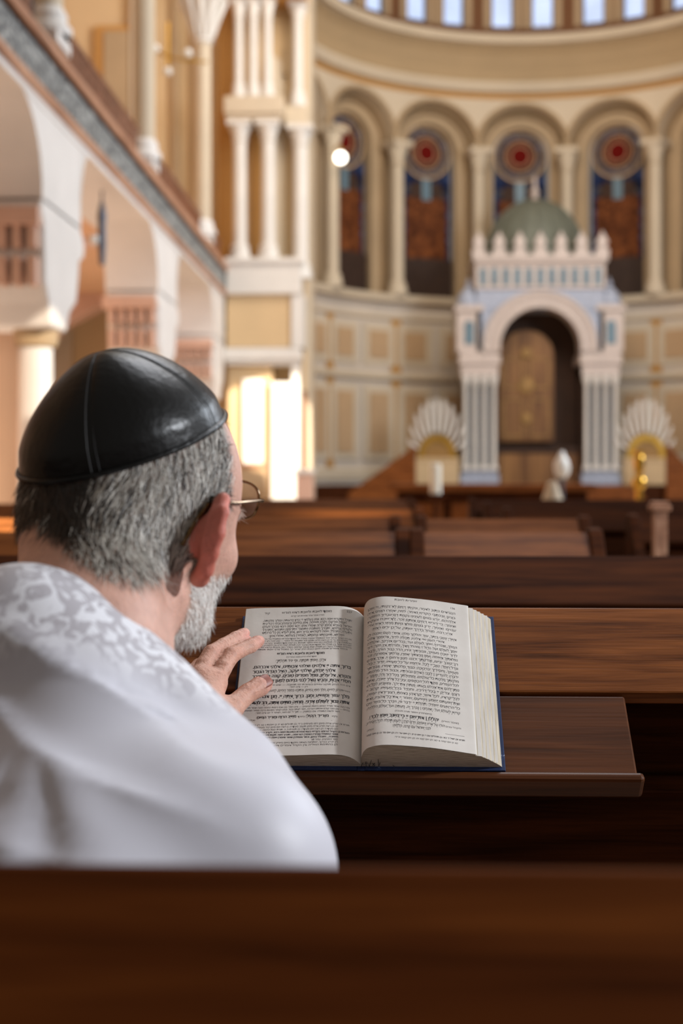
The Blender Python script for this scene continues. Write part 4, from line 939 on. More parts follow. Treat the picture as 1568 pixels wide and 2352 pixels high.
# ------------------------------------------------------------------ signed-distance modelling for the figure
class SDF:
    def __init__(s, k=.01): s.p = []; s.k = k
    def cap(s, a, b, ra, rb=None, k=None): s.p.append(('c', np.array(a, float), np.array(b, float), ra, ra if rb is None else rb, k, 1)); return s
    def chain(s, pts, k=None):
        for (p, r), (q, t) in zip(pts, pts[1:]): s.cap(p, q, r, t, k)
        return s
    def ell(s, c, r, R=None, k=None, sign=1):
        Rm = np.eye(3) if R is None else np.array(R, float)
        s.p.append(('e', np.array(c, float), np.array(r, float), Rm, None, k, sign)); return s
    def d1(s, e, P):
        if e[0] == 'c':
            a, b, ra, rb = e[1:5]; ab = b-a; L2 = max(ab@ab, 1e-12)
            t = np.clip(((P-a)@ab)/L2, 0, 1); return np.linalg.norm(P-(a+t[:, None]*ab), axis=1)-(ra+(rb-ra)*t)
        c, r, R = e[1:4]; q = (P-c)@R   # R columns = local axes
        k0 = np.linalg.norm(q/r, axis=1); k1 = np.linalg.norm(q/(r*r), axis=1)
        return k0*(k0-1)/np.maximum(k1, 1e-9)
    def __call__(s, P):
        d = np.full(len(P), .2)
        for e in s.p:
            k = e[5] or s.k
            if e[0] == 'c': c = (e[1]+e[2])/2; br = np.linalg.norm(e[1]-e[2])/2+max(e[3], e[4])
            else: c = e[1]; br = e[2].max()
            i = np.nonzero(np.sum((P-c)**2, 1) < (br+k+.03)**2)[0]
            if not len(i): continue
            di = s.d1(e, P[i]); dd = d[i]
            if e[6] > 0:
                h = np.clip(.5+.5*(dd-di)/k, 0, 1); d[i] = dd*(1-h)+di*h-k*h*(1-h)
            else:
                h = np.clip(.5-.5*(dd+di)/k, 0, 1); d[i] = dd*(1-h)+(-di)*h+k*h*(1-h)
        return d
    def seed(s, inflate):
        v = []; f = []
        bm = bmesh.new(); bmesh.ops.create_icosphere(bm, subdivisions=2, radius=1); bm.verts.ensure_lookup_table()
        iv = np.array([q.co[:] for q in bm.verts]); fi = [tuple(q.index for q in ff.verts) for ff in bm.faces]; bm.free()
        def addp(P):
            o = sum(len(x) for x in v); v.append(P); f.extend([tuple(i+o for i in t) for t in fi])
        for e in s.p:
            if e[6] < 0: continue
            if e[0] == 'e': addp((iv*(e[2]+inflate))@e[3].T+e[1])
            else:
                a, b, ra, rb = e[1:5]; n = max(2, int(np.linalg.norm(b-a)/(min(ra, rb)*.45))+1)
                for i in range(n):
                    t = i/(n-1); addp(iv*((ra+(rb-ra)*t)+inflate)+a+(b-a)*t)
        return np.concatenate(v), f
def sdf_mesh(name, sdf, voxel, extra=None, iters=6, smooth=2, inflate=None):
    V, Fc = sdf.seed(voxel*.6 if inflate is None else inflate)
    me = D.meshes.new(name+'_seed'); me.from_pydata([tuple(p) for p in V], [], Fc); o = D.objects.new('seed', me); COL.objects.link(o)
    md = o.modifiers.new('r', 'REMESH'); md.mode = 'VOXEL'; md.voxel_size = voxel
    dg = bpy.context.evaluated_depsgraph_get(); nm = D.meshes.new_from_object(o.evaluated_get(dg)); D.objects.remove(o); D.meshes.remove(me)
    n = len(nm.vertices); P = np.empty(n*3); nm.vertices.foreach_get('co', P); P = P.reshape(-1, 3)
    fn = sdf if extra is None else (lambda Q: sdf(Q)+extra(Q))
    h = voxel*.25; E3 = np.eye(3)*h
    edges = np.empty(len(nm.edges)*2, int); nm.edges.foreach_get('vertices', edges); edges = edges.reshape(-1, 2)
    def lap(Q):
        acc = np.zeros_like(Q); cnt = np.zeros(len(Q))
        np.add.at(acc, edges[:, 0], Q[edges[:, 1]]); np.add.at(acc, edges[:, 1], Q[edges[:, 0]]); np.add.at(cnt, edges.ravel(), 1)
        return acc/np.maximum(cnt, 1)[:, None]
    for it in range(iters):
        if it < smooth: P = P*.4+lap(P)*.6
        d = fn(P); g = np.stack([fn(P+E3[i])-fn(P-E3[i]) for i in range(3)], 1)/(2*h)
        gl = np.linalg.norm(g, axis=1); g /= np.maximum(gl, .3)[:, None]
        P -= np.clip(d, -voxel*2.5, voxel*2.5)[:, None]*g
    P = P*.7+lap(P)*.3
    nm.vertices.foreach_set('co', P.ravel()); nm.update(); nm.name = name
    nm.polygons.foreach_set('use_smooth', [True]*len(nm.polygons))
    return nm, P
def setcol(me, C):
    a = me.color_attributes.new('Col', 'FLOAT_COLOR', 'POINT'); A = np.ones((len(C), 4)); A[:, :3] = C; a.data.foreach_set('color', A.ravel())
def S(r, g, b): return np.array(srgb(r, g, b)[:3])
def sm(x, a, b): t = np.clip((x-a)/(b-a), 0, 1); return t*t*(3-2*t)
def mixc(C, c, w): return C*(1-w[:, None])+c*w[:, None]
rng = np.random.default_rng(5)
def vnoise(P, s, seed=0):
    r = np.random.default_rng(seed); out = 0
    for i in range(7):
        d = r.normal(size=3); d /= np.linalg.norm(d); out = out+np.sin(P@d*s*(.6+.25*i)+r.uniform(0, 6.28))
    return out/7

# head frame ------------------------------------------------------------
HS = .97
yaw, pitch, roll = math.radians(-30), math.radians(-1), math.radians(10)
HR = Matrix.Rotation(roll, 3, 'Y')@Matrix.Rotation(yaw, 3, 'Z')@Matrix.Rotation(pitch, 3, 'X')
HC = at(297, 1103, 1.13)-HR@Vector((0, -.012, .032))*HS
HRn = np.array(HR); HCn = np.array(HC)
def hw(x, y, z): return HCn+HRn@(np.array((x, y, z))*HS)
def hl(P): return ((P-HCn)@HRn)/HS
B = SDF(.014)
def he(c, r, k=None, sign=1, R=None):
    B.ell(hw(*c), np.array(r)*HS, HRn if R is None else HRn@np.array(R), k, sign)
def hc(a, b, ra, rb=None, k=None): B.cap(hw(*a), hw(*b), ra*HS, (ra if rb is None else rb)*HS, k)
he((0, -.012, .032), (.074, .095, .094)); he((0, -.046, .014), (.060, .052, .058), .01); he((0, .030, .026), (.067, .070, .082), .02)
he((0, .040, -.030), (.057, .055, .068), .025); he((0, .028, -.062), (.051, .052, .038), .025)
hc((-.048, .0, -.056), (-.016, .076, -.084), .016, .018, .02); hc((.048, .0, -.056), (.016, .076, -.084), .016, .018, .02); hc((-.012, .081, -.084), (.012, .081, -.084), .017, .017, .015)
hc((-.03, .086, .022), (.03, .086, .022), .011, .011, .014)                                   # brow
hc((0, .095, .008), (0, .116, -.028), .007, .0105, .012); he((-.012, .106, -.031), (.008, .010, .007), .006); he((.012, .106, -.031), (.008, .010, .007), .006)   # nose
hc((-.045, .068, -.022), (-.030, .080, -.03), .014, .012, .02); hc((.045, .068, -.022), (.030, .080, -.03), .014, .012, .02)
he((-.032, .098, -.001), (.016, .012, .011), .008, -1); he((.032, .098, -.001), (.016, .012, .011), .008, -1)
he((-.032, .080, -.001), (.0135, .0135, .0125), .002); he((.032, .080, -.001), (.0135, .0135, .0125), .002)
hc((-.019, .094, -.050), (.019, .094, -.050), .0065, .0065, .006); hc((-.017, .093, -.059), (.017, .093, -.059), .007, .007, .006)
he((0, .106, -.0545), (.022, .008, .0016), .002, -1)
for s_ in (-1, 1):    # ears: flared rim, bowl, lobe
    A_ = Matrix.Rotation(s_*math.radians(28), 3, 'Z')@Matrix.Rotation(math.radians(-12), 3, 'X')
    c0 = Vector((s_*.0775, .0, -.004))
    def ep(y, z, o=0): return tuple(c0+A_@Vector((s_*o, y, z)))
    rim = [(ep(.012, .006, -.002), .0035), (ep(.016, .022, .002), .0042), (ep(.006, .034, .006), .0045), (ep(-.010, .034, .010), .0046), (ep(-.021, .022, .013), .0046), (ep(-.023, .004, .014), .0044), (ep(-.018, -.012, .012), .0042), (ep(-.009, -.024, .008), .0058), (ep(.002, -.030, .003), .0068), (ep(.008, -.022, .0), .0055)]
    for (a, ra_), (b_, rb_) in zip(rim, rim[1:]): hc(a, b_, ra_, rb_, .004)
    he(ep(-.004, .004, .004), (.0038, .021, .030), .006, 1, A_); hc(ep(-.014, .018, .008), ep(-.012, -.010, .008), .005, .004, .005)
    hc(ep(.002, .0, -.012), ep(-.006, .004, .002), .016, .014, .008)
# neck and trunk
NB = np.array((-.222, .985, 1.045))
B.cap(hw(0, -.040, -.025), NB+np.array((0, .03, .03)), .053, .058, .03)
B.cap(hw(0, .01, -.06), NB+np.array((.02, .055, .0)), .036, .045, .02)
sR = np.array((-.125, .930, .955)); sL = np.array((-.395, .925, .965)); pel = np.array((-.232, .79, .53))
B.cap(NB, sR, .040, .040, .03); B.cap(NB, sL, .040, .040, .03)
B.ell((-.232, .915, .92), (.115, .07, .10), None, .03); B.cap((-.232, .90, .86), pel, .095, .10, .06); B.cap(pel+np.array((-.07, 0, -.0)), pel+np.array((.07, 0, -.0)), .085, .085, .05)
elR = np.array((-.115, .88, .70)); wrR = np.array((-.10, 1.08, .62))
B.cap(sR, elR, .042, .036, .02); B.cap(elR, wrR, .036, .025, .02)
for s_ in (-1, 1):   # legs under the desk, feet on the floor
    hip = pel+np.array((s_*.085, .02, -.01)); kn = np.array((hip[0]+s_*.03, 1.22, .52)); an = np.array((kn[0], 1.19, .10))
    B.cap(hip, kn, .075, .052, .04); B.cap(kn, an, .05, .033, .02); B.cap(an, an+np.array((0, .0, -.05)), .034, .036, .02); B.cap(an+np.array((0, -.01, -.065)), an+np.array((0, .14, -.075)), .034, .024, .02)
# right hand resting on the thigh
def fing(base, pts, r0, r1):
    n = len(pts); P = [np.array(base)]+[np.array(p) for p in pts]
    for i in range(n): B.cap(P[i], P[i+1], r0+(r1-r0)*i/n, r0+(r1-r0)*(i+1)/n, .004)
ph = wrR+np.array((-.01, .07, .0)); B.cap(wrR, ph, .024, .026, .012); B.cap(ph+np.array((-.028, 0, 0)), ph+np.array((.028, 0, -.003)), .014, .014, .012)
for i, (dx, ln) in enumerate(((-.032, .070), (-.011, .080), (.010, .075), (.030, .060))):
    b_ = ph+np.array((dx, .008, 0)); fing(b_, [b_+np.array((dx*.1, ln*.5, -.004)), b_+np.array((dx*.15, ln*.8, -.018)), b_+np.array((dx*.15, ln, -.034))], .0098, .0072)
b_ = wrR+np.array((-.02, .03, -.004)); fing(b_, [b_+np.array((-.028, .03, -.006)), b_+np.array((-.04, .06, -.014))], .012, .009)
# left hand on the page -------------------------------------------------
def hp(px_, py_, w): return np.array(on_desk(px_, py_, w))
wrist = hp(428, 1700, .050); palmc = hp(470, 1636, .046)
k_in = hp(493, 1568, .043); k_mi = hp(457, 1558, .049); k_ri = hp(440, 1578, .040); k_pi = hp(426, 1600, .028)
elL = np.array((-.50, 1.05, .80))
B.cap(sL, elL, .044, .037, .03); B.cap(elL, wrist, .037, .026, .02)
HK = .007
B.cap(wrist, palmc, .024, .022, .015); B.cap(palmc, k_in, .0155, .0125, HK); B.cap(palmc, k_mi, .0155, .0125, HK); B.cap(wrist, k_ri, .017, .0115, HK); B.cap(wrist, k_pi, .015, .0105, HK)
B.cap(k_in, k_mi, .0110, .0110, .006); B.cap(k_mi, k_ri, .0105, .0105, .006); B.cap(k_ri, k_pi, .010, .009, .006); B.cap(palmc, (k_in+k_mi)/2, .017, .012, HK)
FK = .0018
def finger(pts, ks=FK):
    for (p, r), (q, t) in zip(pts, pts[1:]): B.cap(p, q, r, t, ks)
finger([(k_in, .0112), (hp(512, 1535, .0445), .0088), (hp(530, 1506, .0415), .0088), (hp(552, 1494, .036), .0076), (hp(575, 1484, .031), .0074), (hp(590, 1475, .0275), .0066), (hp(595, 1472, .026), .0058)])
finger([(k_mi, .0105), (hp(467, 1528, .050), .0084), (hp(484, 1500, .049), .0082), (hp(512, 1482, .042), .0072), (hp(541, 1466, .035), .0071), (hp(557, 1457, .031), .0062), (hp(562, 1454, .030), .0055)])
finger([(k_ri, .0108), (hp(444, 1545, .034), .0088), (hp(458, 1530, .022), .0082), (hp(480, 1535, .012), .0074), (hp(498, 1540, .0095), .0062)])
finger([(k_pi, .0098), (hp(428, 1578, .020), .0078), (hp(440, 1566, .013), .0070), (hp(458, 1566, .0088), .0060)])
th0 = hp(492, 1668, .046); th1 = hp(532, 1626, .043); th2 = hp(568, 1593, .0365); th3 = hp(596, 1577, .031); th4 = hp(606, 1572, .0295)
B.cap(wrist, th0, .021, .019, .012); B.cap(palmc, th0, .016, .017, .012); B.cap(th0, th1, .0175, .0128, .008)
B.cap(th1, th2, .0112, .0098, FK); B.cap(th2, th3, .0098, .0102, FK); B.cap(th3, th4, .0102, .0088, FK)
# flatten thumb pad / nail side
def extra_body(P):
    # skin wrinkles over the thumb joint and knuckles, small tendons
    d = np.zeros(len(P)); ax = (th2-th1)/np.linalg.norm(th2-th1)
    t = (P-th2)@ax; r = np.linalg.norm(P-th2, axis=1)
    d += .00035*np.sin(t*2300)*np.exp(-(r/.016)**2)
    for q, a in ((hp(531, 1504, .0415), k_in), (hp(488, 1506, .045), k_mi), (th1, th0)):
        ax2 = (q-a)/np.linalg.norm(q-a); r = np.linalg.norm(P-q, axis=1); d += .00022*np.sin(((P-q)@ax2)*2600)*np.exp(-(r/.010)**2)
    return d
bodymesh, BP = sdf_mesh('person', B, .0022, extra_body, 6, 2)
# skin colouring by region, redder ears, scalp darker low at the back
H_ = hl(BP); x, y, z = H_.T
C = np.tile(S(206, 160, 142), (len(BP), 1)); C = C*(1+.05*vnoise(BP, 60, 1))[:, None]
handd = np.linalg.norm(BP-k_in, axis=1)
C = mixc(C, S(208, 160, 140), sm(-handd, -.15, -.10)*.8)
for q in (k_in, k_mi, hp(531, 1504, .0415), hp(488, 1506, .045), th2): C = mixc(C, S(176, 108, 82), np.exp(-(np.linalg.norm(BP-q, axis=1)/.011)**2)*.55)
for q in (hp(592, 1474, .026), hp(560, 1464, .0285), hp(604, 1573, .03)): C = mixc(C, S(214, 150, 140), np.exp(-(np.linalg.norm(BP-q, axis=1)/.011)**2)*.7)
sp = vnoise(BP, 420, 9); C = mixc(C, S(140, 84, 60), sm(sp, .38, .6)*.35*sm(-handd, -.12, -.09))
inhead = (np.linalg.norm(H_-np.array((0, 0, 0)), axis=1) < .20)
# scalp: hair cover
back = sm(-y, -.045, -.02)                    # behind the temples
hairline = -.012-.020*np.abs(x)/.07
ear = np.zeros(len(BP))
for s_ in (-1, 1): ear = np.maximum(ear, np.exp(-((np.abs(x*s_-.092)/.022)**2+((y+.004)/.034)**2+((z+.0)/.045)**2)**2)*(np.abs(x) > .0765))
hm = inhead*sm(z, hairline-.006, hairline+.008)*back*(1-sm(ear, .2, .5))*(1-((y > .0)*(z < -.0)))
hm = hm*(1-((z > .0)*(y > .055)))
cap_n = apexw = None
apex = np.linalg.inv(HRn)@np.array((-.177, -.274, .947)); apex /= np.linalg.norm(apex)
undercap = ((H_-np.array((0, -.012, .032)))@apex) > .0315
C = mixc(C, S(120, 104, 92), np.clip(hm, 0, 1)*.8)
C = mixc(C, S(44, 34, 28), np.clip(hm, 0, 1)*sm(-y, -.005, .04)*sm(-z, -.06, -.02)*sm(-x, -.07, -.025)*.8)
hm = hm*(1-undercap)
C = mixc(C, S(196, 92, 76), np.clip(ear*1.3, 0, 1)*.75)
beard = inhead*sm(-z, .026, .042)*sm(y, .008, .02)*sm(z, -.108, -.100)
C = mixc(C, S(190, 174, 160), beard*.6)
C = mixc(C, S(168, 92, 86), inhead*np.exp(-((x/.022)**2+((y-.1)/.02)**2+((z+.061)/.009)**2))*.8)
C = mixc(C, S(240, 235, 228), inhead*((np.abs(np.abs(x)-.032) < .012)*(np.abs(z+.001) < .0075)*(y > .0895))*.9)
C = mixc(C, S(50, 40, 34), inhead*(np.hypot(np.abs(x)-.032, z+.001) < .005)*(y > .089)*1.)
setcol(bodymesh, np.clip(C, 0, 1)); bodymesh.materials.append(M['skin'])
person = D.objects.new('person', bodymesh); COL.objects.link(person)
tag(person, 'seated grey-haired person in white shawl and black skullcap, bowed, left hand on the book', 'person')
# thumbnail and fingernails
def nail(c, ax, up, l, w, name='fingernail'):
    ax = Vector(ax).normalized(); up = Vector(up); up = (up-ax*up.dot(ax)).normalized(); sd = ax.cross(up)
    m = MB(); vs = []; n = 9
    for i in range(n+1):
        t = -1+2*i/n
        for j in range(n+1):
            q = -1+2*j/n; rr = math.sqrt(max(0, 1-(abs(t)**3.2)*.55)); a = q*.95*rr
            vs.append(Vector(c)+ax*(t*l)+sd*(math.sin(a)*w)+up*(math.cos(a)*w*.62-w*.62-.0006*(t*t)))
    m.add(vs, [(i*(n+1)+j, i*(n+1)+j+1, (i+1)*(n+1)+j+1, (i+1)*(n+1)+j) for i in range(n) for j in range(n)])
    o = m.build(name, M['nail'], person, smooth=True); so = o.modifiers.new('s', 'SOLIDIFY'); so.thickness = .0006; return o
M['nail'] = plain('fingernail', srgb(150, 92, 80), .48, .06, 60)
eye = np.array((0, 0, CZ)); v_ = eye-th4; v_ /= np.linalg.norm(v_)
up_t = v_+np.array((.1, .15, .35)); up_t /= np.linalg.norm(up_t); axt = (th4-th2)/np.linalg.norm(th4-th2)
up_t -= axt*(up_t@axt); up_t /= np.linalg.norm(up_t)
tc_ = (th3*.6+th4*.4); nail(tc_+up_t*.0100, axt, up_t, .0082, .0088)

# hair ------------------------------------------------------------------
def strands(name, me_pts, normals, mask, n, length, width, colfn, dirfn, lift=.35, parent=None):
    idx = np.nonzero(mask > .3)[0]; pr = mask[idx]/mask[idx].sum(); pick = rng.choice(idx, n, p=pr)
    P0 = me_pts[pick]+rng.normal(size=(n, 3))*.0012; Nn = normals[pick]
    Dn = dirfn(hl(P0), Nn); Dn = Dn-(np.sum(Dn*Nn, 1))[:, None]*Nn; Dn /= np.maximum(np.linalg.norm(Dn, axis=1), 1e-6)[:, None]
    Dn = Dn+rng.normal(size=(n, 3))*.22; Ln = length*(rng.uniform(.55, 1.15, n))[:, None]; Sd = np.cross(Dn, Nn); Sd /= np.linalg.norm(Sd, axis=1)[:, None]; Sd = Sd+rng.normal(size=(n, 3))*.3
    Wd = width*rng.uniform(.6, 1.3, n)[:, None]
    k = 4; rows = []
    for j in range(k):
        t = j/(k-1); c = P0-Nn*.0008+Dn*Ln*t+Nn*Ln*lift*(t-.55*t*t)
        w = Wd*(1-t*.92); rows.append(c-Sd*w); rows.append(c+Sd*w)
    A = np.stack(rows, 1).reshape(-1, 3)
    fs = []
    base = np.arange(n)[:, None]*(2*k); q = []
    for j in range(k-1): q.append(base+np.array([[2*j, 2*j+1, 2*j+3, 2*j+2]]))
    Q = np.concatenate(q, 0)
    me = D.meshes.new(name); me.from_pydata(A.tolist(), [], Q.tolist()); me.update()
    cc = colfn(hl(P0), n); setcol(me, np.repeat(cc, 2*k, 0)); me.materials.append(M['hair'])
    o = D.objects.new(name, me); COL.objects.link(o); o.parent = parent; return o
BN = np.empty(len(BP)*3); bodymesh.vertices.foreach_get('normal', BN); BN = BN.reshape(-1, 3)
dn = HRn@np.array((0, 0, -1)); bk = HRn@np.array((0, -1, 0)); fw = -bk
def hd(h, n_):
    return np.tile(dn, (len(h), 1))+bk*(.9*sm(h[:, 1], -.06, .06))[:, None]+(HRn@np.array((1, 0, 0)))[None]*(.5*np.sin(h[:, 0]*60+h[:, 2]*50))[:, None]
def hcol(h, n_):
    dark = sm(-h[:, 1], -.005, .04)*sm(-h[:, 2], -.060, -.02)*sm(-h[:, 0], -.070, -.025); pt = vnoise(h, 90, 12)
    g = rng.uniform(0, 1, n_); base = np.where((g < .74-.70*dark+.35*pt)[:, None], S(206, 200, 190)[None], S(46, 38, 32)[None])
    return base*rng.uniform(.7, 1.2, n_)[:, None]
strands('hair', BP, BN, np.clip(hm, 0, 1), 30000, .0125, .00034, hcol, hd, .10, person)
def bd(h, n_): return np.tile(dn*1.0+fw*.4, (len(h), 1))
def bcol(h, n_): return S(242, 238, 232)[None]*rng.uniform(.75, 1.1, n_)[:, None]
strands('beard', BP, BN, np.clip(beard, 0, 1)*(1-((np.abs(x) < .02)*(z > -.085)*(y > .09))), 12000, .0085, .0003, bcol, bd, .5, person)
for s_ in (-1, 1):
    bm_ = inhead*np.exp(-(((x*s_-.032)/.016)**2+((z-.020)/.005)**2))*(y > .07)
    strands('eyebrow', BP, BN, bm_*(bm_ > .2), 250, .009, .0003, bcol, lambda h, n_: np.tile(HRn@np.array((s_*1., 0, -.3)), (len(h), 1)), .3, person)
# skullcap --------------------------------------------------------------
cc_ = np.array((0, -.012, .032)); cr = np.array((.074, .095, .094))
apex = np.linalg.inv(HRn)@np.array((-.177, -.274, .947)); apex /= np.linalg.norm(apex); e1 = np.cross(apex, (0, 1, 0)); e1 /= np.linalg.norm(e1); e2 = np.cross(apex, e1)
CAPH = .0325; SEAM0 = 1.1; t1_ = 1.13
def capgrid(off, t0, t1, nt, na, thick=0):
    vs = []
    def dirn(t, a): return apex*math.cos(t)+(e1*math.cos(a)+e2*math.sin(a))*math.sin(t)
    def radius(Dm):
        lo = np.full(len(Dm), .05); hi = np.full(len(Dm), .14)
        for _ in range(16):
            mid = (lo+hi)/2; f = B((HCn+((cc_+Dm*mid[:, None])*HS)@HRn.T)); ins = f < 0; lo = np.where(ins, mid, lo); hi = np.where(ins, hi, mid)
        return lo
    A_ = np.array([2*PI*j/na for j in range(na)]); lo = np.full(na, .3); hi = np.full(na, 1.5)
    for _ in range(12):
        mid = (lo+hi)/2; Dm = np.cos(mid)[:, None]*apex+(np.cos(A_)[:, None]*e1+np.sin(A_)[:, None]*e2)*np.sin(mid)[:, None]
        up_ = (radius(Dm)+.007)*np.cos(mid) > CAPH; lo = np.where(up_, mid, lo); hi = np.where(up_, hi, mid)
    tmax = lo
    TT = np.array([(t0+(t1-t0)*i/nt)/t1_ for i in range(nt+1)])[:, None]*tmax[None]; AA = np.tile(A_, (nt+1, 1))
    Dm = np.cos(TT)[..., None]*apex+(np.cos(AA)[..., None]*e1+np.sin(AA)[..., None]*e2)*np.sin(TT)[..., None]
    RAD = radius(Dm.reshape(-1, 3)).reshape(nt+1, na)
    for i in range(nt+1):
        t = t0+(t1-t0)*i/nt
        for j in range(na):
            a = 2*PI*j/na
            tm = t/t1_*tmax[j]
            d = apex*math.cos(tm)+(e1*math.cos(a)+e2*math.sin(a))*math.sin(tm)
            R_ = RAD[i, j]
            sa_ = (a+SEAM0)/(2*PI)*4 % 1; seam = min(sa_, 1-sa_)     # 0 on a seam
            puff = .0022*math.sin(PI*min(1, t/1.05))*(min(1, seam*2.4))**.8
            dome_ = .008*math.exp(-(t/.36)**2)+.0075+.0012*math.sin(3*a+1.2)*math.sin(PI*min(1, t/1.1))
            groove = -.0012*math.exp(-(seam/.012)**2)
            p = cc_+d*(R_+off+dome_+puff+groove-(.0035*max(0, (t-.95))/.15 if t > .95 else 0))
            vs.append(hw(*p))
    return vs
t1_ = 1.13
na, nt = 180, 40
vs = capgrid(0, 0.004, t1_, nt, na); vi = capgrid(-.0022, .004, t1_, nt, na)
m = MB(); m.add(vs, [(i*na+j, i*na+(j+1) % na, (i+1)*na+(j+1) % na, (i+1)*na+j) for i in range(nt) for j in range(na)]+[tuple(range(na))])
kp = m.build('skullcap', 'leather', person, smooth=True)
so = kp.modifiers.new('s', 'SOLIDIFY'); so.thickness = .0018
rimv = capgrid(.0006, t1_-.003, t1_, 1, na)[na:]
m = MB(); m.tube([Vector(v) for v in rimv], .0022, 8, closed=True); m.build('rim_binding', 'leather', kp, smooth=True)
M['stitch'] = plain('seam_thread', srgb(24, 22, 21), .6, .1, 50)
m = MB()
for q in range(4):
    a = int(((q/4-SEAM0/(2*PI)) % 1)*na)
    for da in (1, -1):
        pts = []
        for i in range(0, nt+1):
            p = np.array(vs[i*na+(a+da) % na]); pts.append(Vector(p))
        m.tube(pts, .00035, 4)
m.build('seam_stitching', 'stitch', kp)
# eyeglasses ------------------------------------------------------------
gl_ = empty('eyeglasses', (0, 0, 0)); gl_.parent = person
def hv(x_, y_, z_): return Vector(hw(x_, y_, z_))
glz = .031
for s_ in (-1, 1):
    ring = []
    for i in range(40):
        a = 2*PI*i/40; ca, sa = math.cos(a), math.sin(a); rx_ = .0235*np.sign(ca)*abs(ca)**.75; rz_ = .0165*np.sign(sa)*abs(sa)**.75
        ring.append((s_*.0265+rx_, .113-.10*abs(s_*.0265+rx_)-.004, glz+rz_))
    m = MB(); m.tube([hv(*p) for p in ring], .0011, 8, closed=True); m.build('lens_frame', 'wire', gl_, smooth=True)
    m = MB(); n = len(ring); m.add([hv(p[0], p[1]+.0004, p[2]) for p in ring]+[hv(p[0], p[1]-.0010, p[2]) for p in ring], [tuple(range(n)), tuple(range(n, 2*n))[::-1]]+[(i, (i+1) % n, n+(i+1) % n, n+i) for i in range(n)]); m.build('lens', 'glass', gl_)
    xo = .0265+.0245
    m = MB(); m.tube([hv(s_*xo, .103, .034), hv(s_*(xo+.006), .100, .034), hv(s_*(xo+.010), .09, .034), hv(s_*.0745, .04, .030), hv(s_*.0765, .012, .028), hv(s_*.078, -.004, .025), hv(s_*.077, -.018, .006), hv(s_*.075, -.024, -.010)], [.0016, .0016, .0013, .0012, .0014, .002, .0022, .0018], 8); m.build('temple_arm', 'wire', gl_, smooth=True)
m = MB(); m.tube([hv(-.008, .1085, .031), hv(-.004, .1135, .034), hv(.004, .1135, .034), hv(.008, .1085, .031)], .0011, 8); m.build('bridge', 'wire', gl_, smooth=True)

# white prayer shawl ------------------------------------------------------
T = SDF(.03)
cx = -.222
T.ell((cx, .93, .915), (.180, .105, .115)); T.cap((cx, .90, .86), (cx, .81, .60), .135, .145, .08)
T.cap((cx+.03, .93, .955), (-.129, .93, .938), .068, .070, .03); T.cap((-.129, .93, .938), (-.122, .89, .80), .070, .080, .05); T.cap((-.126, .89, .80), (-.11, .885, .66), .078, .075, .05)
T.cap((cx-.135, .93, .95), (cx-.20, .93, .84), .07, .075, .05); T.cap((cx-.20, .93, .84), (cx-.235, 1.03, .80), .072, .066, .05)
T.cap((cx-.235, 1.03, .80), tuple(wrist+np.array((-.03, -.05, -.01))), .066, .040, .05)
T.cap((-.250, .978, 1.086), (-.21, .955, .99), .048, .060, .02); T.cap((-.262, .975, 1.078), (-.36, .945, 1.01), .050, .066, .03)
T.cap((-.220, 1.0, 1.074), (-.122, .985, .986), .045, .050, .025); T.cap((-.225, .965, 1.045), (cx, .94, .98), .055, .08, .03)
T.cap((-.27, 1.02, 1.075), (-.23, 1.05, 1.0), .045, .05, .02)
# hollow for the neck and open front
nk = [(hw(0, -.048, -.05), .060), (NB+np.array((.0, .04, .02)), .064)]
ax_n = nk[0][0]-nk[1][0]; ax_n = ax_n/np.linalg.norm(ax_n)
def shawl_extra(P):
    d = np.zeros(len(P))
    # folds running down from the collar and along the sleeve
    q = P-np.array((cx, .95, 1.05)); ang = np.arctan2(q[:, 2], q[:, 0]); r = np.linalg.norm(q, axis=1)
    d += .0045*np.sin(ang*10+r*14+vnoise(P, 8, 3)*2.5)*sm(r, .07, .22)
    d += .0055*vnoise(P, 24, 4)*sm(r, .05, .15)
    # one layer lying over another: a raised edge that runs slantwise over the back
    for z0_, am in ((1.0975, .0085), (1.058, .0065), (1.005, .005)):
        e = (P[:, 2]-z0_)+.49*(P[:, 0]+.256)+.006*np.sin(P[:, 0]*26+z0_*90)
        d += -am*np.exp(-np.clip(e, 0, None)/.005)*np.exp(-np.clip(-e, 0, None)/.022)*sm(-P[:, 0], .08, .16)*(P[:, 1] < .99)
    return d
def cut(P):
    a, b = nk[1][0]-ax_n*.02, nk[0][0]+ax_n*.12; ab = b-a; t = np.clip(((P-a)@ab)/(ab@ab), 0, 1)
    return np.linalg.norm(P-(a+t[:, None]*ab), axis=1)-(.0565+.012*t)
class TC:
    def __init__(s): s.p = T.p
    def seed(s, i): return T.seed(i)
    def __call__(s, P):
        d = T(P); c = -cut(P); k = .006; h = np.clip(.5-.5*(d-c)/k, 0, 1); return d*(1-h)+c*h+k*h*(1-h)
shm, SP = sdf_mesh('prayer_shawl', TC(), .005, shawl_extra, 8, 2, inflate=.004)
q = SP-np.array(nk[1][0]); axd = q@ax_n; rad = np.linalg.norm(q-axd[:, None]*ax_n, axis=1)
band_ = sm(-rad, -.135, -.095)*sm(axd, -.09, -.05)
setcol(shm, np.stack([band_]*3, 1)); shm.materials.append(M['satin'])
sh = D.objects.new('prayer_shawl', shm); COL.objects.link(sh); sh.parent = person
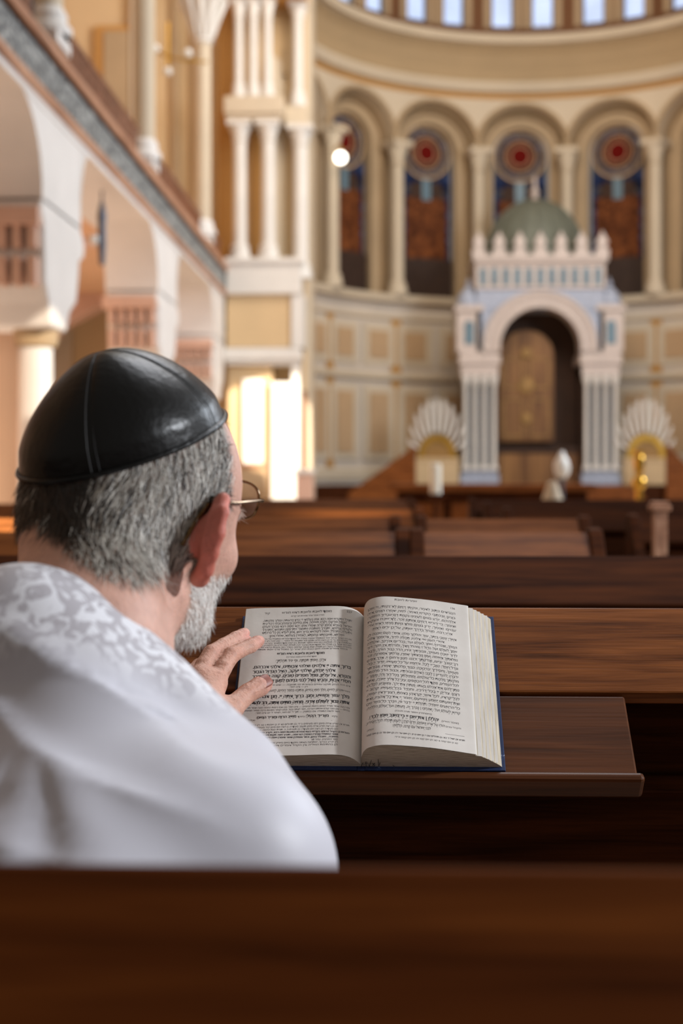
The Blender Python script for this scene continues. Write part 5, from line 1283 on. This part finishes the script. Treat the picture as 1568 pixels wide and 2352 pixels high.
# trousers and shoes
G = SDF(.04)
for s_ in (-1, 1):
    hip = pel+np.array((s_*.085, .02, -.01)); kn = np.array((hip[0]+s_*.03, 1.22, .52)); an = np.array((kn[0], 1.19, .10))
    G.cap(hip, kn, .084, .062, .04); G.cap(kn, an+np.array((0, 0, .0)), .060, .050, .03)
G.cap(pel+np.array((-.07, 0, 0)), pel+np.array((.07, 0, 0)), .095, .095)
gm, _ = sdf_mesh('trousers', G, .009, None, 4, 1); gm.materials.append(M['trouser'])
o = D.objects.new('trousers', gm); COL.objects.link(o); o.parent = person
for s_ in (-1, 1):
    an = np.array((pel[0]+s_*.115, 1.19, .10)); Q = SDF(.03); Q.cap(an+np.array((0, 0, -.01)), an+np.array((0, -.01, -.055)), .042, .044); Q.cap(an+np.array((0, -.01, -.06)), an+np.array((0, .15, -.068)), .040, .031)
    qm, _ = sdf_mesh('shoe', Q, .006, None, 4, 1); qm.materials.append(M['shoe']); o = D.objects.new('shoe', qm); COL.objects.link(o); o.parent = person
# ------------------------------------------------------------------ lights, world, camera
def area(name, loc, target, size, power, color, sy=None):
    l = D.lights.new(name, 'AREA'); l.energy = power; l.color = color; l.size = size
    if sy: l.shape = 'RECTANGLE'; l.size_y = sy
    o = D.objects.new(name, l); COL.objects.link(o); o.location = loc
    o.rotation_euler = (Vector(target)-Vector(loc)).to_track_quat('-Z', 'Y').to_euler(); return o
def spot(name, loc, target, power, color, ang, blend=.2, r=.2):
    l = D.lights.new(name, 'SPOT'); l.energy = power; l.color = color; l.spot_size = math.radians(ang); l.spot_blend = blend; l.shadow_soft_size = r
    o = D.objects.new(name, l); COL.objects.link(o); o.location = loc
    o.rotation_euler = (Vector(target)-Vector(loc)).to_track_quat('-Z', 'Y').to_euler(); return o
area('window_light_near', (2.9, 1.2, 2.15), (0, 1.35, 1.0), .16, 98, (.9, .94, 1), .16)
area('window_light_high', (.7, 4.0, 4.8), (-.1, 1.2, 1.0), 1.8, 62, (.9, .93, 1), 1.8)  # added fill light above and in front, no window behind it
area('aisle_bounce', (-4.7, 15, .3), (-4.7, 15.1, 4), 1.6, 130, (1, .84, .70), 14)  # added unseen lamp low in the aisle, brightens its ceiling
area('window_light_far', (9.5, 14, 6.5), (-2.7, 16.5, 3.0), 6, 1350, (.82, .9, 1), 4)
area('apse_glow', (2.5, 19, 11.5), (2.5, 27.5, 4), 5, 560, (1, .90, .78), 4)
area('nave_glow', (1.0, 15, 13), (0, 18, 0), 8, 420, (1, .93, .84), 8)  # added ambient fill over the nave, no fixture there
area('aisle_glow', (-4.6, 16, 3.9), (-4.6, 16.5, 0), 1.6, 90, (1, .78, .55), 14)  # added lamp to warm up the aisle
spot('sun_on_pier', (6.5, 8.5, 8.5), at(618, 1015, 23.7), 40000, (1, .88, .72), 7.0, .15, .05)
spot('sun_on_column', (3.5, 5.0, 5.2), at(100, 860, 12.0), 5000, (1, .88, .7), 5.2, .3, .03)
spot('sun_on_left_pews', (6.5, 1.5, 6.0), at(0, 1190, 5.0), 34000, (1, .95, .86), 5, .4, .05)
spot('sun_on_middle_pews', (7.5, 1.8, 6.5), at(720, 1165, 6.2), 9000, (1, .84, .6), 4.0, .6, .05)
w = D.worlds.new('World'); bpy.context.scene.world = w; w.use_nodes = True
bg = w.node_tree.nodes['Background']; bg.inputs[0].default_value = (.92, .83, .74, 1); bg.inputs[1].default_value = .26
sc = bpy.context.scene
sc.view_settings.view_transform = 'Standard'; sc.view_settings.look = 'None'; sc.view_settings.exposure = 0
cam = D.cameras.new('camera'); co = D.objects.new('camera', cam); COL.objects.link(co); sc.camera = co
co.location = (0, 0, CZ); co.rotation_euler = (PI/2, 0, PSI)
cam.sensor_fit = 'VERTICAL'; cam.sensor_height = 36; cam.sensor_width = 24; cam.lens = 50.0
cam.shift_y = -86/2352; cam.clip_start = .05; cam.clip_end = 200
cam.dof.use_dof = True; cam.dof.focus_distance = 1.45; cam.dof.aperture_fstop = 4.8
sc.cycles.max_bounces = 6; sc.cycles.diffuse_bounces = 3; sc.cycles.glossy_bounces = 3; sc.cycles.transmission_bounces = 6
sc.cycles.use_denoising = True; sc.cycles.caustics_reflective = False; sc.cycles.caustics_refractive = False
